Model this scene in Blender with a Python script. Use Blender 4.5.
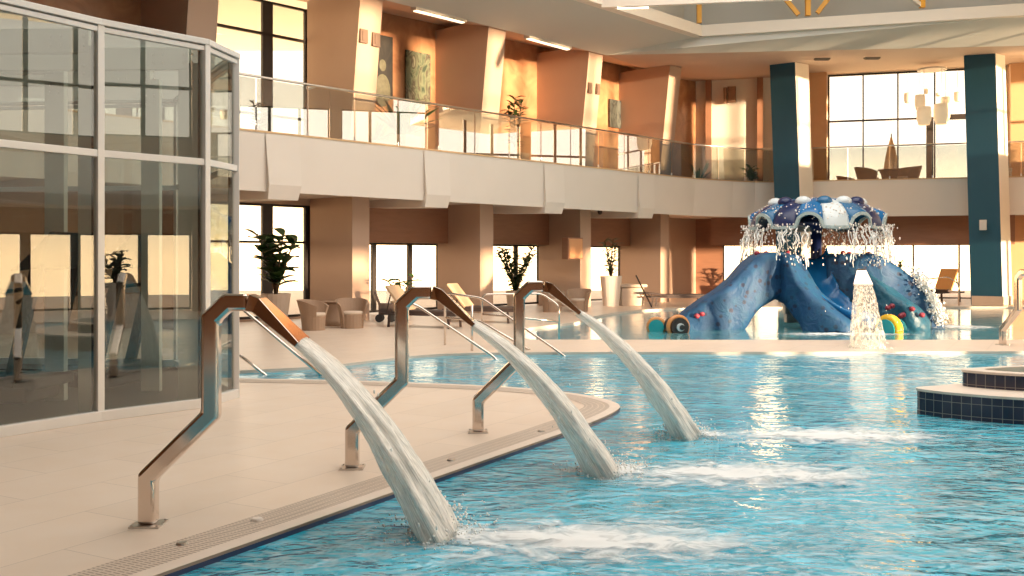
import bpy, bmesh, math, random
from mathutils import Vector, Matrix, noise
from mathutils.geometry import tessellate_polygon
R = math.radians
PI = math.pi
random.seed(7)
for o in list(bpy.data.objects):
    bpy.data.objects.remove(o)
S = bpy.context.scene
C = S.collection

# ------------------------------------------------------------------ camera
cam = bpy.data.cameras.new('camera')
cam.sensor_width = 36
cam.lens = 36 * 1000 / 1024
cam.shift_y = -31 / 1024
cam.clip_end = 500
co = bpy.data.objects.new('camera', cam)
C.objects.link(co)
co.location = (0, 0, 1.6)
co.rotation_euler = (R(90), 0, 0)
S.camera = co

# ------------------------------------------------------------------ world: a hazy sunset sky
w = bpy.data.worlds.new('sunset_sky')
S.world = w
w.use_nodes = True
nt = w.node_tree
nt.nodes.clear()
out = nt.nodes.new('ShaderNodeOutputWorld')
bg = nt.nodes.new('ShaderNodeBackground')
tc = nt.nodes.new('ShaderNodeTexCoord')
sx = nt.nodes.new('ShaderNodeSeparateXYZ')
rp = nt.nodes.new('ShaderNodeValToRGB')
nt.links.new(tc.outputs['Generated'], sx.inputs[0])
nt.links.new(sx.outputs['Z'], rp.inputs[0])
nt.links.new(rp.outputs[0], bg.inputs[0])
nt.links.new(bg.outputs[0], out.inputs[0])
e = rp.color_ramp.elements
e[0].position = 0.0
e[0].color = (1.0, 0.68, 0.36, 1)
e[1].position = 0.9
e[1].color = (0.12, 0.12, 0.12, 1)
x = e.new(0.045); x.color = (0.62, 0.47, 0.29, 1)
x = e.new(0.10); x.color = (0.34, 0.30, 0.245, 1)
x = e.new(0.30); x.color = (0.27, 0.24, 0.205, 1)
bg.inputs[1].default_value = 6.5

# low sun from the right, and the broad daylight of the roof light
sun = bpy.data.lights.new('sun', 'SUN')
sun.energy = 15.0
sun.color = (1.0, 0.72, 0.45)
sun.angle = R(1.2)
so = bpy.data.objects.new('sun', sun)
C.objects.link(so)
so.rotation_euler = Vector((-0.695, 0.719, -0.022)).to_track_quat('-Z', 'Y').to_euler()
for nm, loc, sz, en in (('skylight_front', (4.5, 4.0, 11.3), (14, 12), 950), ('skylight_back', (5.0, 18.0, 11.3), (15, 14), 2000)):
    a = bpy.data.lights.new(nm, 'AREA')
    a.shape = 'RECTANGLE'
    a.size, a.size_y = sz
    a.energy = en
    a.color = (1.0, 0.93, 0.86)
    ao = bpy.data.objects.new(nm, a)
    C.objects.link(ao)
    ao.location = loc

S.view_settings.view_transform = 'Standard'
S.view_settings.look = 'None'
S.view_settings.gamma = 1
S.view_settings.use_curve_mapping = False
S.view_settings.exposure = 0.08
cy = S.cycles
cy.max_bounces = 9
cy.diffuse_bounces = 4
cy.glossy_bounces = 4
cy.transmission_bounces = 4
cy.transparent_max_bounces = 16
cy.caustics_reflective = False
cy.caustics_refractive = False
cy.sample_clamp_indirect = 6
cy.use_denoising = True


# ------------------------------------------------------------------ frames of reference
D = Vector((0.671, 0.741, 0))      # along the left facade, away from the camera
B = Vector((-0.741, 0.671, 0))     # into the facade, away from the pool
O = Vector((-5.85, 21.5, 0))
E = Vector((0.958, -0.287, 0))     # along the far facade, to the right
EB = Vector((0.287, 0.958, 0))     # into the far facade
FO = Vector((7.45, 40.2, 0))       # corner of left and far back walls


def F(s, t, h=0.0):
    return O + D * s + B * t + Vector((0, 0, h))


def W(k, t=0.0, h=0.0):            # far wall: k along, t behind it
    return FO + E * k + EB * t + Vector((0, 0, h))


def G(px, py, h=0.0):              # the point of height h seen at a pixel
    y = (1.6 - h) * 1000 / (py - 257)
    return Vector(((px - 512) / 1000 * y, y, h))


def AT(px, py, y):
    return Vector(((px - 512) / 1000 * y, y, 1.6 - (py - 257) / 1000 * y))


# ------------------------------------------------------------------ materials
MATS = {}


def new_mat(name):
    m = bpy.data.materials.new(name)
    m.use_nodes = True
    n = m.node_tree
    n.nodes.clear()
    o = n.nodes.new('ShaderNodeOutputMaterial')
    return m, n, o


def N(n, kind, **kw):
    q = n.nodes.new(kind)
    for k, v in kw.items():
        if k.startswith('i_'):
            q.inputs[k[2:].replace('_', ' ')].default_value = v
        else:
            setattr(q, k, v)
    return q


def objco(n, scale=(1, 1, 1), rot=(0, 0, 0)):
    t = N(n, 'ShaderNodeTexCoord')
    mp = N(n, 'ShaderNodeMapping')
    mp.inputs['Scale'].default_value = scale
    mp.inputs['Rotation'].default_value = rot
    n.links.new(t.outputs['Object'], mp.inputs[0])
    return mp.outputs[0]


def mixc(n, fac, a, b, mode='MIX'):
    q = n.nodes.new('ShaderNodeMix')
    q.data_type = 'RGBA'
    q.blend_type = mode
    for sock, v in ((q.inputs[0], fac), (q.inputs[6], a), (q.inputs[7], b)):
        if isinstance(v, (int, float)):
            sock.default_value = v
        elif isinstance(v, tuple):
            sock.default_value = v if len(v) == 4 else v + (1,)
        else:
            n.links.new(v, sock)
    return q.outputs[2]


def mat(name, col, rough=0.5, metal=0.0, var=0.12, scale=4.0, bump=0.0, bscale=30.0, dist=0.01, spec=0.5, stretch=(1, 1, 1), emit=None, es=0.0):
    if name in MATS:
        return MATS[name]
    m, n, o = new_mat(name)
    p = N(n, 'ShaderNodeBsdfPrincipled')
    p.inputs['Roughness'].default_value = rough
    p.inputs['Metallic'].default_value = metal
    p.inputs['Specular IOR Level'].default_value = spec
    v = objco(n, stretch)
    nz = N(n, 'ShaderNodeTexNoise')
    nz.inputs['Scale'].default_value = scale
    nz.inputs['Detail'].default_value = 5
    n.links.new(v, nz.inputs['Vector'])
    a = tuple(c * (1 - var) for c in col)
    b = tuple(min(1, c * (1 + var)) for c in col)
    n.links.new(mixc(n, nz.outputs[0], a, b), p.inputs['Base Color'])
    if bump:
        nb = N(n, 'ShaderNodeTexNoise')
        nb.inputs['Scale'].default_value = bscale
        nb.inputs['Detail'].default_value = 3
        n.links.new(v, nb.inputs['Vector'])
        bp = N(n, 'ShaderNodeBump')
        bp.inputs['Strength'].default_value = bump
        bp.inputs['Distance'].default_value = dist
        n.links.new(nb.outputs[0], bp.inputs['Height'])
        n.links.new(bp.outputs[0], p.inputs['Normal'])
    if emit:
        p.inputs['Emission Color'].default_value = emit + (1,)
        p.inputs['Emission Strength'].default_value = es
    n.links.new(p.outputs[0], o.inputs[0])
    MATS[name] = m
    return m


def fresnel(n, ior):
    g = N(n, 'ShaderNodeNewGeometry')
    mr = N(n, 'ShaderNodeMapRange')
    mr.inputs[3].default_value = ior
    mr.inputs[4].default_value = 1 / ior
    n.links.new(g.outputs['Backfacing'], mr.inputs[0])
    f = N(n, 'ShaderNodeFresnel')
    n.links.new(mr.outputs[0], f.inputs[0])
    return f


def glass_mat(name, tint, boost=0.0, rough=0.0):
    m, n, o = new_mat(name)
    tr = N(n, 'ShaderNodeBsdfTransparent')
    tr.inputs[0].default_value = tint + (1,)
    gl = N(n, 'ShaderNodeBsdfGlossy')
    gl.inputs['Roughness'].default_value = rough
    gl.inputs[0].default_value = (1, 1, 1, 1)
    fr = fresnel(n, 1.5)
    mt = N(n, 'ShaderNodeMath', operation='MULTIPLY_ADD')
    mt.inputs[1].default_value = 1.0
    mt.inputs[2].default_value = boost
    mt.use_clamp = True
    n.links.new(fr.outputs[0], mt.inputs[0])
    mx = N(n, 'ShaderNodeMixShader')
    n.links.new(mt.outputs[0], mx.inputs[0])
    n.links.new(tr.outputs[0], mx.inputs[1])
    n.links.new(gl.outputs[0], mx.inputs[2])
    n.links.new(mx.outputs[0], o.inputs[0])
    MATS[name] = m
    return m


def tile_mat(name, col, mortar, tw, th, ms=0.004, rough=0.4, rot=0.0, var=0.08, bump=0.3, offset=0.5, spec=0.4, axis='xy'):
    m, n, o = new_mat(name)
    p = N(n, 'ShaderNodeBsdfPrincipled')
    p.inputs['Roughness'].default_value = rough
    p.inputs['Specular IOR Level'].default_value = spec
    v = objco(n, (1, 1, 1), (0, 0, rot))
    if axis != 'xy':
        sp = N(n, 'ShaderNodeSeparateXYZ')
        cb = N(n, 'ShaderNodeCombineXYZ')
        n.links.new(v, sp.inputs[0])
        n.links.new(sp.outputs[0], cb.inputs[0])
        n.links.new(sp.outputs[2], cb.inputs[1])
        v = cb.outputs[0]
    br = N(n, 'ShaderNodeTexBrick')
    br.offset = offset
    br.inputs['Scale'].default_value = 1.0
    br.inputs['Brick Width'].default_value = tw
    br.inputs['Row Height'].default_value = th
    br.inputs['Mortar Size'].default_value = ms
    br.inputs['Mortar Smooth'].default_value = 0.1
    br.inputs['Color1'].default_value = tuple(c * (1 - var) for c in col) + (1,)
    br.inputs['Color2'].default_value = tuple(min(1, c * (1 + var)) for c in col) + (1,)
    br.inputs['Mortar'].default_value = mortar + (1,)
    n.links.new(v, br.inputs['Vector'])
    nz = N(n, 'ShaderNodeTexNoise')
    nz.inputs['Scale'].default_value = 2.5
    nz.inputs['Detail'].default_value = 6
    n.links.new(v, nz.inputs['Vector'])
    c = mixc(n, 0.12, br.outputs[0], nz.outputs[0], 'OVERLAY')
    n.links.new(c, p.inputs['Base Color'])
    bp = N(n, 'ShaderNodeBump')
    bp.invert = True
    bp.inputs['Strength'].default_value = bump
    bp.inputs['Distance'].default_value = 0.004
    n.links.new(br.outputs['Fac'], bp.inputs['Height'])
    n.links.new(bp.outputs[0], p.inputs['Normal'])
    n.links.new(p.outputs[0], o.inputs[0])
    MATS[name] = m
    return m


def water_mat(name, tint, body, bodyfac=0.5, amp=1.0):
    m, n, o = new_mat(name)
    v = objco(n)
    vs = objco(n, (0.8, 1.1, 1))

    def nz(scale, detail, src, dis=0.0):
        q = N(n, 'ShaderNodeTexNoise')
        q.inputs['Scale'].default_value = scale
        q.inputs['Detail'].default_value = detail
        q.inputs['Distortion'].default_value = dis
        n.links.new(src, q.inputs['Vector'])
        return q.outputs[0]
    # the water is stirred up near the jets and calmer toward the far side
    sp = N(n, 'ShaderNodeSeparateXYZ')
    n.links.new(v, sp.inputs[0])
    calm = N(n, 'ShaderNodeMapRange')
    calm.inputs[1].default_value = 9.5
    calm.inputs[2].default_value = 14.0
    calm.inputs[3].default_value = 1.0
    calm.inputs[4].default_value = 0.22
    n.links.new(sp.outputs[1], calm.inputs[0])
    b = None
    for sc, det, dis, dst in ((2.0, 2, 0.8, 0.050), (6.0, 2, 1.0, 0.022), (18.0, 3, 0.5, 0.005)):
        q = N(n, 'ShaderNodeBump')
        q.inputs['Strength'].default_value = 1.0
        ml = N(n, 'ShaderNodeMath', operation='MULTIPLY')
        ml.inputs[1].default_value = dst * amp
        n.links.new(calm.outputs[0], ml.inputs[0])
        n.links.new(ml.outputs[0], q.inputs['Distance'])
        n.links.new(nz(sc, det, vs, dis), q.inputs['Height'])
        if b:
            n.links.new(b.outputs[0], q.inputs['Normal'])
        b = q
    tr = N(n, 'ShaderNodeBsdfTransparent')
    tr.inputs[0].default_value = tint + (1,)
    df = N(n, 'ShaderNodeBsdfDiffuse')
    patch = nz(2.2, 4, vs, 1.2)
    rp = N(n, 'ShaderNodeValToRGB')
    rp.color_ramp.elements[0].position = 0.35
    rp.color_ramp.elements[0].color = tuple(c * 0.72 for c in body) + (1,)
    rp.color_ramp.elements[1].position = 0.68
    rp.color_ramp.elements[1].color = tuple(min(1, c * 1.25 + 0.06) for c in body) + (1,)
    n.links.new(patch, rp.inputs[0])
    fine = N(n, 'ShaderNodeMapRange')
    fine.inputs[1].default_value = 0.42
    fine.inputs[2].default_value = 0.70
    n.links.new(nz(7.0, 6, objco(n, (0.55, 1.6, 1)), 1.6), fine.inputs[0])
    n.links.new(mixc(n, fine.outputs[0], rp.outputs[0], tuple(min(1, c * 0.45 + 0.42) for c in body)), df.inputs[0])
    n.links.new(b.outputs[0], df.inputs['Normal'])
    m1 = N(n, 'ShaderNodeMixShader')
    m1.inputs[0].default_value = bodyfac
    n.links.new(tr.outputs[0], m1.inputs[1])
    n.links.new(df.outputs[0], m1.inputs[2])
    gl = N(n, 'ShaderNodeBsdfGlossy')
    gl.inputs['Roughness'].default_value = 0.03
    gl.inputs[0].default_value = (1, 1, 1, 1)
    n.links.new(b.outputs[0], gl.inputs['Normal'])
    fr = fresnel(n, 1.42)
    n.links.new(b.outputs[0], fr.inputs['Normal'])
    m2 = N(n, 'ShaderNodeMixShader')
    n.links.new(fr.outputs[0], m2.inputs[0])
    n.links.new(m1.outputs[0], m2.inputs[1])
    n.links.new(gl.outputs[0], m2.inputs[2])
    n.links.new(m2.outputs[0], o.inputs[0])
    MATS[name] = m
    return m


def spray_mat(name, col, cover, scale, stretch=(1, 1, 1), lo=0.4, hi=0.6, rough=0.15, edge=False, low=0.25):
    """aerated water: white scattering strands in clear water"""
    m, n, o = new_mat(name)
    t = N(n, 'ShaderNodeTexCoord')
    mp = N(n, 'ShaderNodeMapping')
    mp.inputs['Scale'].default_value = stretch
    n.links.new(t.outputs['UV' if edge else 'Object'], mp.inputs[0])
    q = N(n, 'ShaderNodeTexNoise')
    q.inputs['Scale'].default_value = scale
    q.inputs['Detail'].default_value = 4
    q.inputs['Distortion'].default_value = 0.6
    n.links.new(mp.outputs[0], q.inputs['Vector'])
    mr = N(n, 'ShaderNodeMapRange')
    mr.inputs[1].default_value = lo
    mr.inputs[2].default_value = hi
    mr.inputs[3].default_value = cover * low
    mr.inputs[4].default_value = cover
    n.links.new(q.outputs[0], mr.inputs[0])
    tr = N(n, 'ShaderNodeBsdfTransparent')
    tr.inputs[0].default_value = (0.95, 0.97, 0.97, 1)
    p = N(n, 'ShaderNodeBsdfPrincipled')
    p.inputs['Base Color'].default_value = col + (1,)
    p.inputs['Roughness'].default_value = rough
    p.inputs['IOR'].default_value = 1.33
    bp = N(n, 'ShaderNodeBump')
    bp.inputs['Distance'].default_value = 0.006
    bp.inputs['Strength'].default_value = 0.6
    n.links.new(q.outputs[0], bp.inputs['Height'])
    n.links.new(bp.outputs[0], p.inputs['Normal'])
    tl = N(n, 'ShaderNodeBsdfTranslucent')
    tl.inputs[0].default_value = col + (1,)
    m0 = N(n, 'ShaderNodeMixShader')
    m0.inputs[0].default_value = 0.15
    n.links.new(p.outputs[0], m0.inputs[1])
    n.links.new(tl.outputs[0], m0.inputs[2])
    mx = N(n, 'ShaderNodeMixShader')
    n.links.new(mr.outputs[0], mx.inputs[0])
    n.links.new(tr.outputs[0], mx.inputs[1])
    n.links.new(m0.outputs[0], mx.inputs[2])
    n.links.new(mx.outputs[0], o.inputs[0])
    MATS[name] = m
    return m


def foam_mat(name, scale):
    """foam lying on water: thins out to nothing toward the rim of its sheet (UV = 0..1)"""
    m, n, o = new_mat(name)
    t = N(n, 'ShaderNodeTexCoord')
    uvn = N(n, 'ShaderNodeVectorMath', operation='SUBTRACT')
    uvn.inputs[1].default_value = (0.5, 0.5, 0)
    n.links.new(t.outputs['UV'], uvn.inputs[0])
    ln = N(n, 'ShaderNodeVectorMath', operation='LENGTH')
    n.links.new(uvn.outputs[0], ln.inputs[0])
    fall = N(n, 'ShaderNodeMapRange')
    fall.inputs[1].default_value = 0.5
    fall.inputs[2].default_value = 0.0
    fall.inputs[3].default_value = -0.32
    fall.inputs[4].default_value = 0.36
    n.links.new(ln.outputs['Value'], fall.inputs[0])
    mp = N(n, 'ShaderNodeMapping')
    mp.inputs['Scale'].default_value = (0.8, 1.5, 1)
    n.links.new(t.outputs['Object'], mp.inputs[0])
    q = N(n, 'ShaderNodeTexNoise')
    q.inputs['Scale'].default_value = scale
    q.inputs['Detail'].default_value = 8
    q.inputs['Roughness'].default_value = 0.62
    q.inputs['Distortion'].default_value = 0.9
    n.links.new(mp.outputs[0], q.inputs['Vector'])
    ad = N(n, 'ShaderNodeMath', operation='ADD')
    n.links.new(q.outputs[0], ad.inputs[0])
    n.links.new(fall.outputs[0], ad.inputs[1])
    mr = N(n, 'ShaderNodeMapRange')
    mr.inputs[1].default_value = 0.45
    mr.inputs[2].default_value = 0.75
    mr.inputs[3].default_value = 0.0
    mr.inputs[4].default_value = 0.92
    n.links.new(ad.outputs[0], mr.inputs[0])
    tr = N(n, 'ShaderNodeBsdfTransparent')
    df = N(n, 'ShaderNodeBsdfDiffuse')
    df.inputs[0].default_value = (0.88, 0.9, 0.9, 1)
    mx = N(n, 'ShaderNodeMixShader')
    n.links.new(mr.outputs[0], mx.inputs[0])
    n.links.new(tr.outputs[0], mx.inputs[1])
    n.links.new(df.outputs[0], mx.inputs[2])
    n.links.new(mx.outputs[0], o.inputs[0])
    MATS[name] = m
    return m


def stucco_mat(name, c1, c2, scale=1.6):
    m, n, o = new_mat(name)
    p = N(n, 'ShaderNodeBsdfPrincipled')
    p.inputs['Roughness'].default_value = 0.35
    v = objco(n)
    q = N(n, 'ShaderNodeTexNoise')
    q.inputs['Scale'].default_value = scale
    q.inputs['Detail'].default_value = 8
    q.inputs['Distortion'].default_value = 1.5
    n.links.new(v, q.inputs['Vector'])
    r = N(n, 'ShaderNodeValToRGB')
    r.color_ramp.elements[0].position = 0.3
    r.color_ramp.elements[0].color = c1 + (1,)
    r.color_ramp.elements[1].position = 0.7
    r.color_ramp.elements[1].color = c2 + (1,)
    n.links.new(q.outputs[0], r.inputs[0])
    n.links.new(r.outputs[0], p.inputs['Base Color'])
    n.links.new(p.outputs[0], o.inputs[0])
    MATS[name] = m
    return m


M_deck = tile_mat('deck_tile', (0.76, 0.62, 0.50), (0.52, 0.42, 0.34), 1.2, 0.6, 0.003, 0.38, rot=-R(61), var=0.025, bump=0.15, offset=0.5)
M_coping = mat('coping_stone', (0.74, 0.62, 0.52), 0.5, var=0.08, scale=8)
M_basin = tile_mat('pool_mosaic', (0.16, 0.72, 0.88), (0.35, 0.75, 0.85), 0.10, 0.10, 0.006, 0.4, var=0.2)
M_navy = tile_mat('navy_tile', (0.022, 0.026, 0.055), (0.30, 0.28, 0.26), 0.10, 0.12, 0.0035, 0.18, var=0.3, offset=0.0, axis='xz')
M_water = water_mat('pool_water', (0.35, 0.85, 0.95), (0.012, 0.54, 0.76), 0.75, 1.4)
M_water2 = water_mat('shallow_pool_water', (0.45, 0.85, 0.92), (0.06, 0.45, 0.52), 0.5, 0.7)
M_parapet = mat('parapet_plaster', (0.80, 0.72, 0.64), 0.7, var=0.04, scale=1.0)
M_ceiling = mat('ceiling_plaster', (0.60, 0.60, 0.56), 0.8, var=0.02, scale=0.8)
M_soffit = mat('soffit_plaster', (0.66, 0.58, 0.50), 0.8, var=0.03)
M_fin = mat('pier_plaster', (0.46, 0.315, 0.235), 0.65, var=0.05, scale=1.2)
M_stucco = stucco_mat('orange_stucco', (0.35, 0.155, 0.075), (0.52, 0.27, 0.135))
M_lintel = mat('brown_cladding', (0.30, 0.145, 0.085), 0.55, var=0.18, scale=2, stretch=(1, 1, 6))
M_white_wall = mat('cream_wall', (0.84, 0.77, 0.66), 0.6, var=0.05, scale=1.4)
M_blue = mat('blue_column_paint', (0.014, 0.085, 0.135), 0.5, var=0.08, scale=1.5)
M_frame = mat('dark_window_frame', (0.035, 0.026, 0.022), 0.5)
M_glass = glass_mat('window_glass', (0.96, 0.95, 0.93), 0.02)
M_gym_glass = glass_mat('gym_glass', (0.84, 0.86, 0.83), 0.045)
M_bal_glass = glass_mat('balustrade_glass', (0.90, 0.92, 0.88), 0.26)
M_alu = mat('white_aluminium', (0.74, 0.72, 0.69), 0.35, 0.2, var=0.03)
M_seal = mat('rubber_seal', (0.03, 0.03, 0.03), 0.7)
M_steel_paint = mat('grey_painted_steel', (0.60, 0.61, 0.56), 0.5, var=0.05)
M_inox = mat('polished_steel', (0.72, 0.63, 0.56), 0.10, 1.0, var=0.05, scale=3)
M_inox2 = mat('brushed_steel', (0.66, 0.62, 0.58), 0.28, 1.0, var=0.08, scale=6)
M_truss_w = mat('cream_truss_paint', (0.80, 0.72, 0.62), 0.5, var=0.03)
M_truss_o = mat('orange_truss_paint', (0.85, 0.42, 0.05), 0.45, var=0.05)
M_pot = mat('pot_stone', (0.56, 0.43, 0.33), 0.6, var=0.1)
M_pot_w = mat('pot_white', (0.78, 0.70, 0.62), 0.5, var=0.05)
M_soil = mat('soil', (0.06, 0.04, 0.03), 0.95, var=0.4, scale=30)
M_leaf = mat('dark_leaf', (0.035, 0.075, 0.02), 0.4, var=0.4, scale=6)
M_leaf2 = mat('light_leaf', (0.12, 0.22, 0.04), 0.45, var=0.35, scale=6)
M_bark = mat('bark', (0.12, 0.07, 0.04), 0.85, var=0.3, scale=20)
M_wicker = mat('tan_wicker', (0.42, 0.28, 0.19), 0.7, var=0.2, scale=60, bump=0.6, bscale=90, dist=0.01, stretch=(1, 1, 3))
M_wicker_d = mat('brown_wicker', (0.30, 0.18, 0.11), 0.7, var=0.2, scale=60, bump=0.6, bscale=90, dist=0.01, stretch=(1, 1, 3))
M_cush = mat('cream_cushion', (0.72, 0.58, 0.46), 0.85, var=0.05)
M_dark = mat('dark_fabric', (0.06, 0.04, 0.035), 0.75, var=0.2)
M_black = mat('black_plastic', (0.018, 0.018, 0.02), 0.4, var=0.2)
M_gymfloor = mat('dark_gym_floor', (0.05, 0.042, 0.04), 0.45, var=0.2, scale=6)
M_sling = mat('tan_sling', (0.62, 0.42, 0.26), 0.7, var=0.08)
M_orange_fab = mat('orange_sling', (0.85, 0.40, 0.13), 0.7, var=0.08)
M_lamp = mat('lit_tube', (0.9, 0.85, 0.75), 0.5, emit=(1.0, 0.78, 0.5), es=2.2)
M_shade = mat('lamp_shade', (0.86, 0.74, 0.56), 0.6, emit=(1.0, 0.75, 0.45), es=0.35)
M_jet = spray_mat('jet_water', (1.0, 0.97, 0.91), 0.98, 7.0, (1.7, 12, 1), 0.38, 0.60, 0.2, edge=True, low=0.55)
M_sheet = spray_mat('sheet_water', (0.80, 0.76, 0.70), 0.55, 6.0, (2.2, 7, 1), 0.44, 0.62, 0.08, edge=True, low=0.15)
M_drop = mat('splash_drops', (0.90, 0.90, 0.88), 0.12, var=0.03, spec=0.8)
M_foam = foam_mat('foam', 5.0)


# ------------------------------------------------------------------ mesh builder
class MB:
    def __init__(s):
        s.v, s.f, s.mi, s.uv = [], [], [], {}

    def add(s, vs, fs, mi=0):
        b = len(s.v)
        s.v += [tuple(v) for v in vs]
        for f in fs:
            s.f.append([b + i for i in f])
            s.mi.append(mi)
        return b

    def box(s, c, size, rz=0.0, mi=0, M=None):
        hx, hy, hz = size[0] / 2, size[1] / 2, size[2] / 2
        Rm = M or Matrix.Rotation(rz, 3, 'Z')
        vs = [Vector(c) + Rm @ Vector((a * hx, b_ * hy, c_ * hz)) for a in (-1, 1) for b_ in (-1, 1) for c_ in (-1, 1)]
        s.add(vs, [(0, 1, 3, 2), (4, 6, 7, 5), (0, 4, 5, 1), (2, 3, 7, 6), (0, 2, 6, 4), (1, 5, 7, 3)], mi)
        return s

    def hexa(s, lo, hi, mi=0):
        """lo, hi: four points each (a ring seen from above)"""
        s.add(list(lo) + list(hi), [(3, 2, 1, 0), (4, 5, 6, 7), (0, 1, 5, 4), (1, 2, 6, 5), (2, 3, 7, 6), (3, 0, 4, 7)], mi)
        return s

    def bar(s, a, b, wd, ht, mi=0, up=Vector((0, 0, 1))):
        a, b = Vector(a), Vector(b)
        z = (b - a).normalized()
        if abs(z.dot(up)) > 0.98:
            up = Vector((0, 1, 0))
        x = z.cross(up).normalized()
        y = x.cross(z).normalized()
        vs = [p + x * (i * wd / 2) + y * (j * ht / 2) for p in (a, b) for i, j in ((-1, -1), (1, -1), (1, 1), (-1, 1))]
        s.add(vs, [(0, 1, 2, 3), (7, 6, 5, 4), (0, 4, 5, 1), (1, 5, 6, 2), (2, 6, 7, 3), (3, 7, 4, 0)], mi)
        return s

    def tube(s, pts, r, seg=10, mi=0, caps=True, rs=None):
        pts = [Vector(p) for p in pts]
        n = len(pts)
        ref = None
        rings = []
        for i, p in enumerate(pts):
            t = (pts[min(i + 1, n - 1)] - pts[max(i - 1, 0)])
            t = t.normalized() if t.length > 1e-9 else Vector((0, 0, 1))
            if ref is None:
                ref = Vector((0, 0, 1)) if abs(t.z) < 0.9 else Vector((1, 0, 0))
            x = t.cross(ref).normalized()
            y = x.cross(t).normalized()
            ref = y
            rr = rs[i] if rs else r
            rings.append([p + x * (rr * math.cos(2 * PI * k / seg)) + y * (rr * math.sin(2 * PI * k / seg)) for k in range(seg)])
        s.loft(rings, mi, caps)
        return s

    def loft(s, rings, mi=0, caps=True, closed=True):
        m = len(rings[0])
        vs = [v for r_ in rings for v in r_]
        fs = []
        for i in range(len(rings) - 1):
            for k in range(m if closed else m - 1):
                k2 = (k + 1) % m
                fs.append((i * m + k, i * m + k2, (i + 1) * m + k2, (i + 1) * m + k))
        if caps:
            fs.append(tuple(range(m - 1, -1, -1)))
            fs.append(tuple((len(rings) - 1) * m + k for k in range(m)))
        s.add(vs, fs, mi)
        return s

    def lathe(s, prof, c=(0, 0, 0), seg=20, mi=0, a0=0, a1=2 * PI, caps=False):
        full = abs(a1 - a0 - 2 * PI) < 1e-6
        n = seg if full else seg + 1
        rings = []
        for r_, z in prof:
            rings.append([Vector(c) + Vector((r_ * math.cos(a0 + (a1 - a0) * k / seg), r_ * math.sin(a0 + (a1 - a0) * k / seg), z)) for k in range(n)])
        s.loft(rings, mi, caps, closed=full)
        return s

    def ball(s, c, r, seg=8, rg=6, mi=0, sc=(1, 1, 1)):
        rings = []
        for i in range(rg + 1):
            a = PI * i / rg
            q = max(math.sin(a), 0.02)
            rings.append([Vector(c) + Vector((r * sc[0] * q * math.cos(2 * PI * k / seg), r * sc[1] * q * math.sin(2 * PI * k / seg), -r * sc[2] * math.cos(a))) for k in range(seg)])
        s.loft(rings, mi, True)
        return s

    def leaf(s, p, d, L, wd, droop=0.4, mi=0, seg=4):
        p = Vector(p)
        d = Vector(d).normalized()
        side = d.cross(Vector((0, 0, 1)))
        if side.length < 0.05:
            side = Vector((1, 0, 0))
        side.normalize()
        rows = []
        q = p.copy()
        dd = d.copy()
        for i in range(seg + 1):
            u = i / seg
            wv = wd * 0.5 * (math.sin(PI * min(1, u * 0.92 + 0.05)) ** 0.7)
            fold = Vector((0, 0, wv * 0.35))
            rows.append([q - side * wv + fold, q.copy(), q + side * wv + fold])
            q = q + dd * (L / seg)
            dd = (dd - Vector((0, 0, droop / seg))).normalized()
        s.loft(rows, mi, False, closed=False)
        return s

    def build(s, name, mats, parent=None, smooth=False, bevel=0.0, subsurf=0, loc=None, uvs=None, shade_angle=None):
        me = bpy.data.meshes.new(name)
        me.from_pydata(s.v, [], s.f)
        if not isinstance(mats, (list, tuple)):
            mats = [mats]
        for m in mats:
            me.materials.append(m)
        me.polygons.foreach_set('material_index', s.mi)
        bm = bmesh.new()
        bm.from_mesh(me)
        bmesh.ops.recalc_face_normals(bm, faces=bm.faces)
        bm.to_mesh(me)
        bm.free()
        if uvs:
            l = me.uv_layers.new(name='UVMap')
            for lp in me.loops:
                l.data[lp.index].uv = uvs[lp.vertex_index]
        if smooth:
            me.polygons.foreach_set('use_smooth', [True] * len(me.polygons))
        o = bpy.data.objects.new(name, me)
        C.objects.link(o)
        if parent:
            o.parent = parent
        if loc is not None:
            o.location = loc
        if bevel:
            b = o.modifiers.new('bevel', 'BEVEL')
            b.width = bevel
            b.segments = 3
            b.limit_method = 'ANGLE'
        if subsurf:
            b = o.modifiers.new('sub', 'SUBSURF')
            b.levels = b.render_levels = subsurf
        return o


def tag(o, label, cat, group=None, kind=None):
    if label: o['label'] = label
    if cat: o['category'] = cat
    if group: o['group'] = group
    if kind: o['kind'] = kind
    return o


def thing(name, label, cat, loc=(0, 0, 0), rz=0.0, group=None, sc=1.0):
    o = bpy.data.objects.new(name, None)
    C.objects.link(o)
    o.location = loc
    o.rotation_euler = (0, 0, rz)
    o.scale = (sc, sc, sc)
    o.empty_display_size = 0.2
    return tag(o, label, cat, group)


def struct(o):
    o['kind'] = 'structure'
    return o


def dup(root, loc, rz, label, sc=None, group=None):
    r = root.copy()
    C.objects.link(r)
    r.location = loc
    r.rotation_euler = (0, 0, rz)
    if sc: r.scale = (sc, sc, sc)
    r['label'] = label
    if group: r['group'] = group
    for ch in list(root.children):
        c = ch.copy()
        C.objects.link(c)
        c.parent = r
        for g in list(ch.children):
            d_ = g.copy()
            C.objects.link(d_)
            d_.parent = c
    return r


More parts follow.
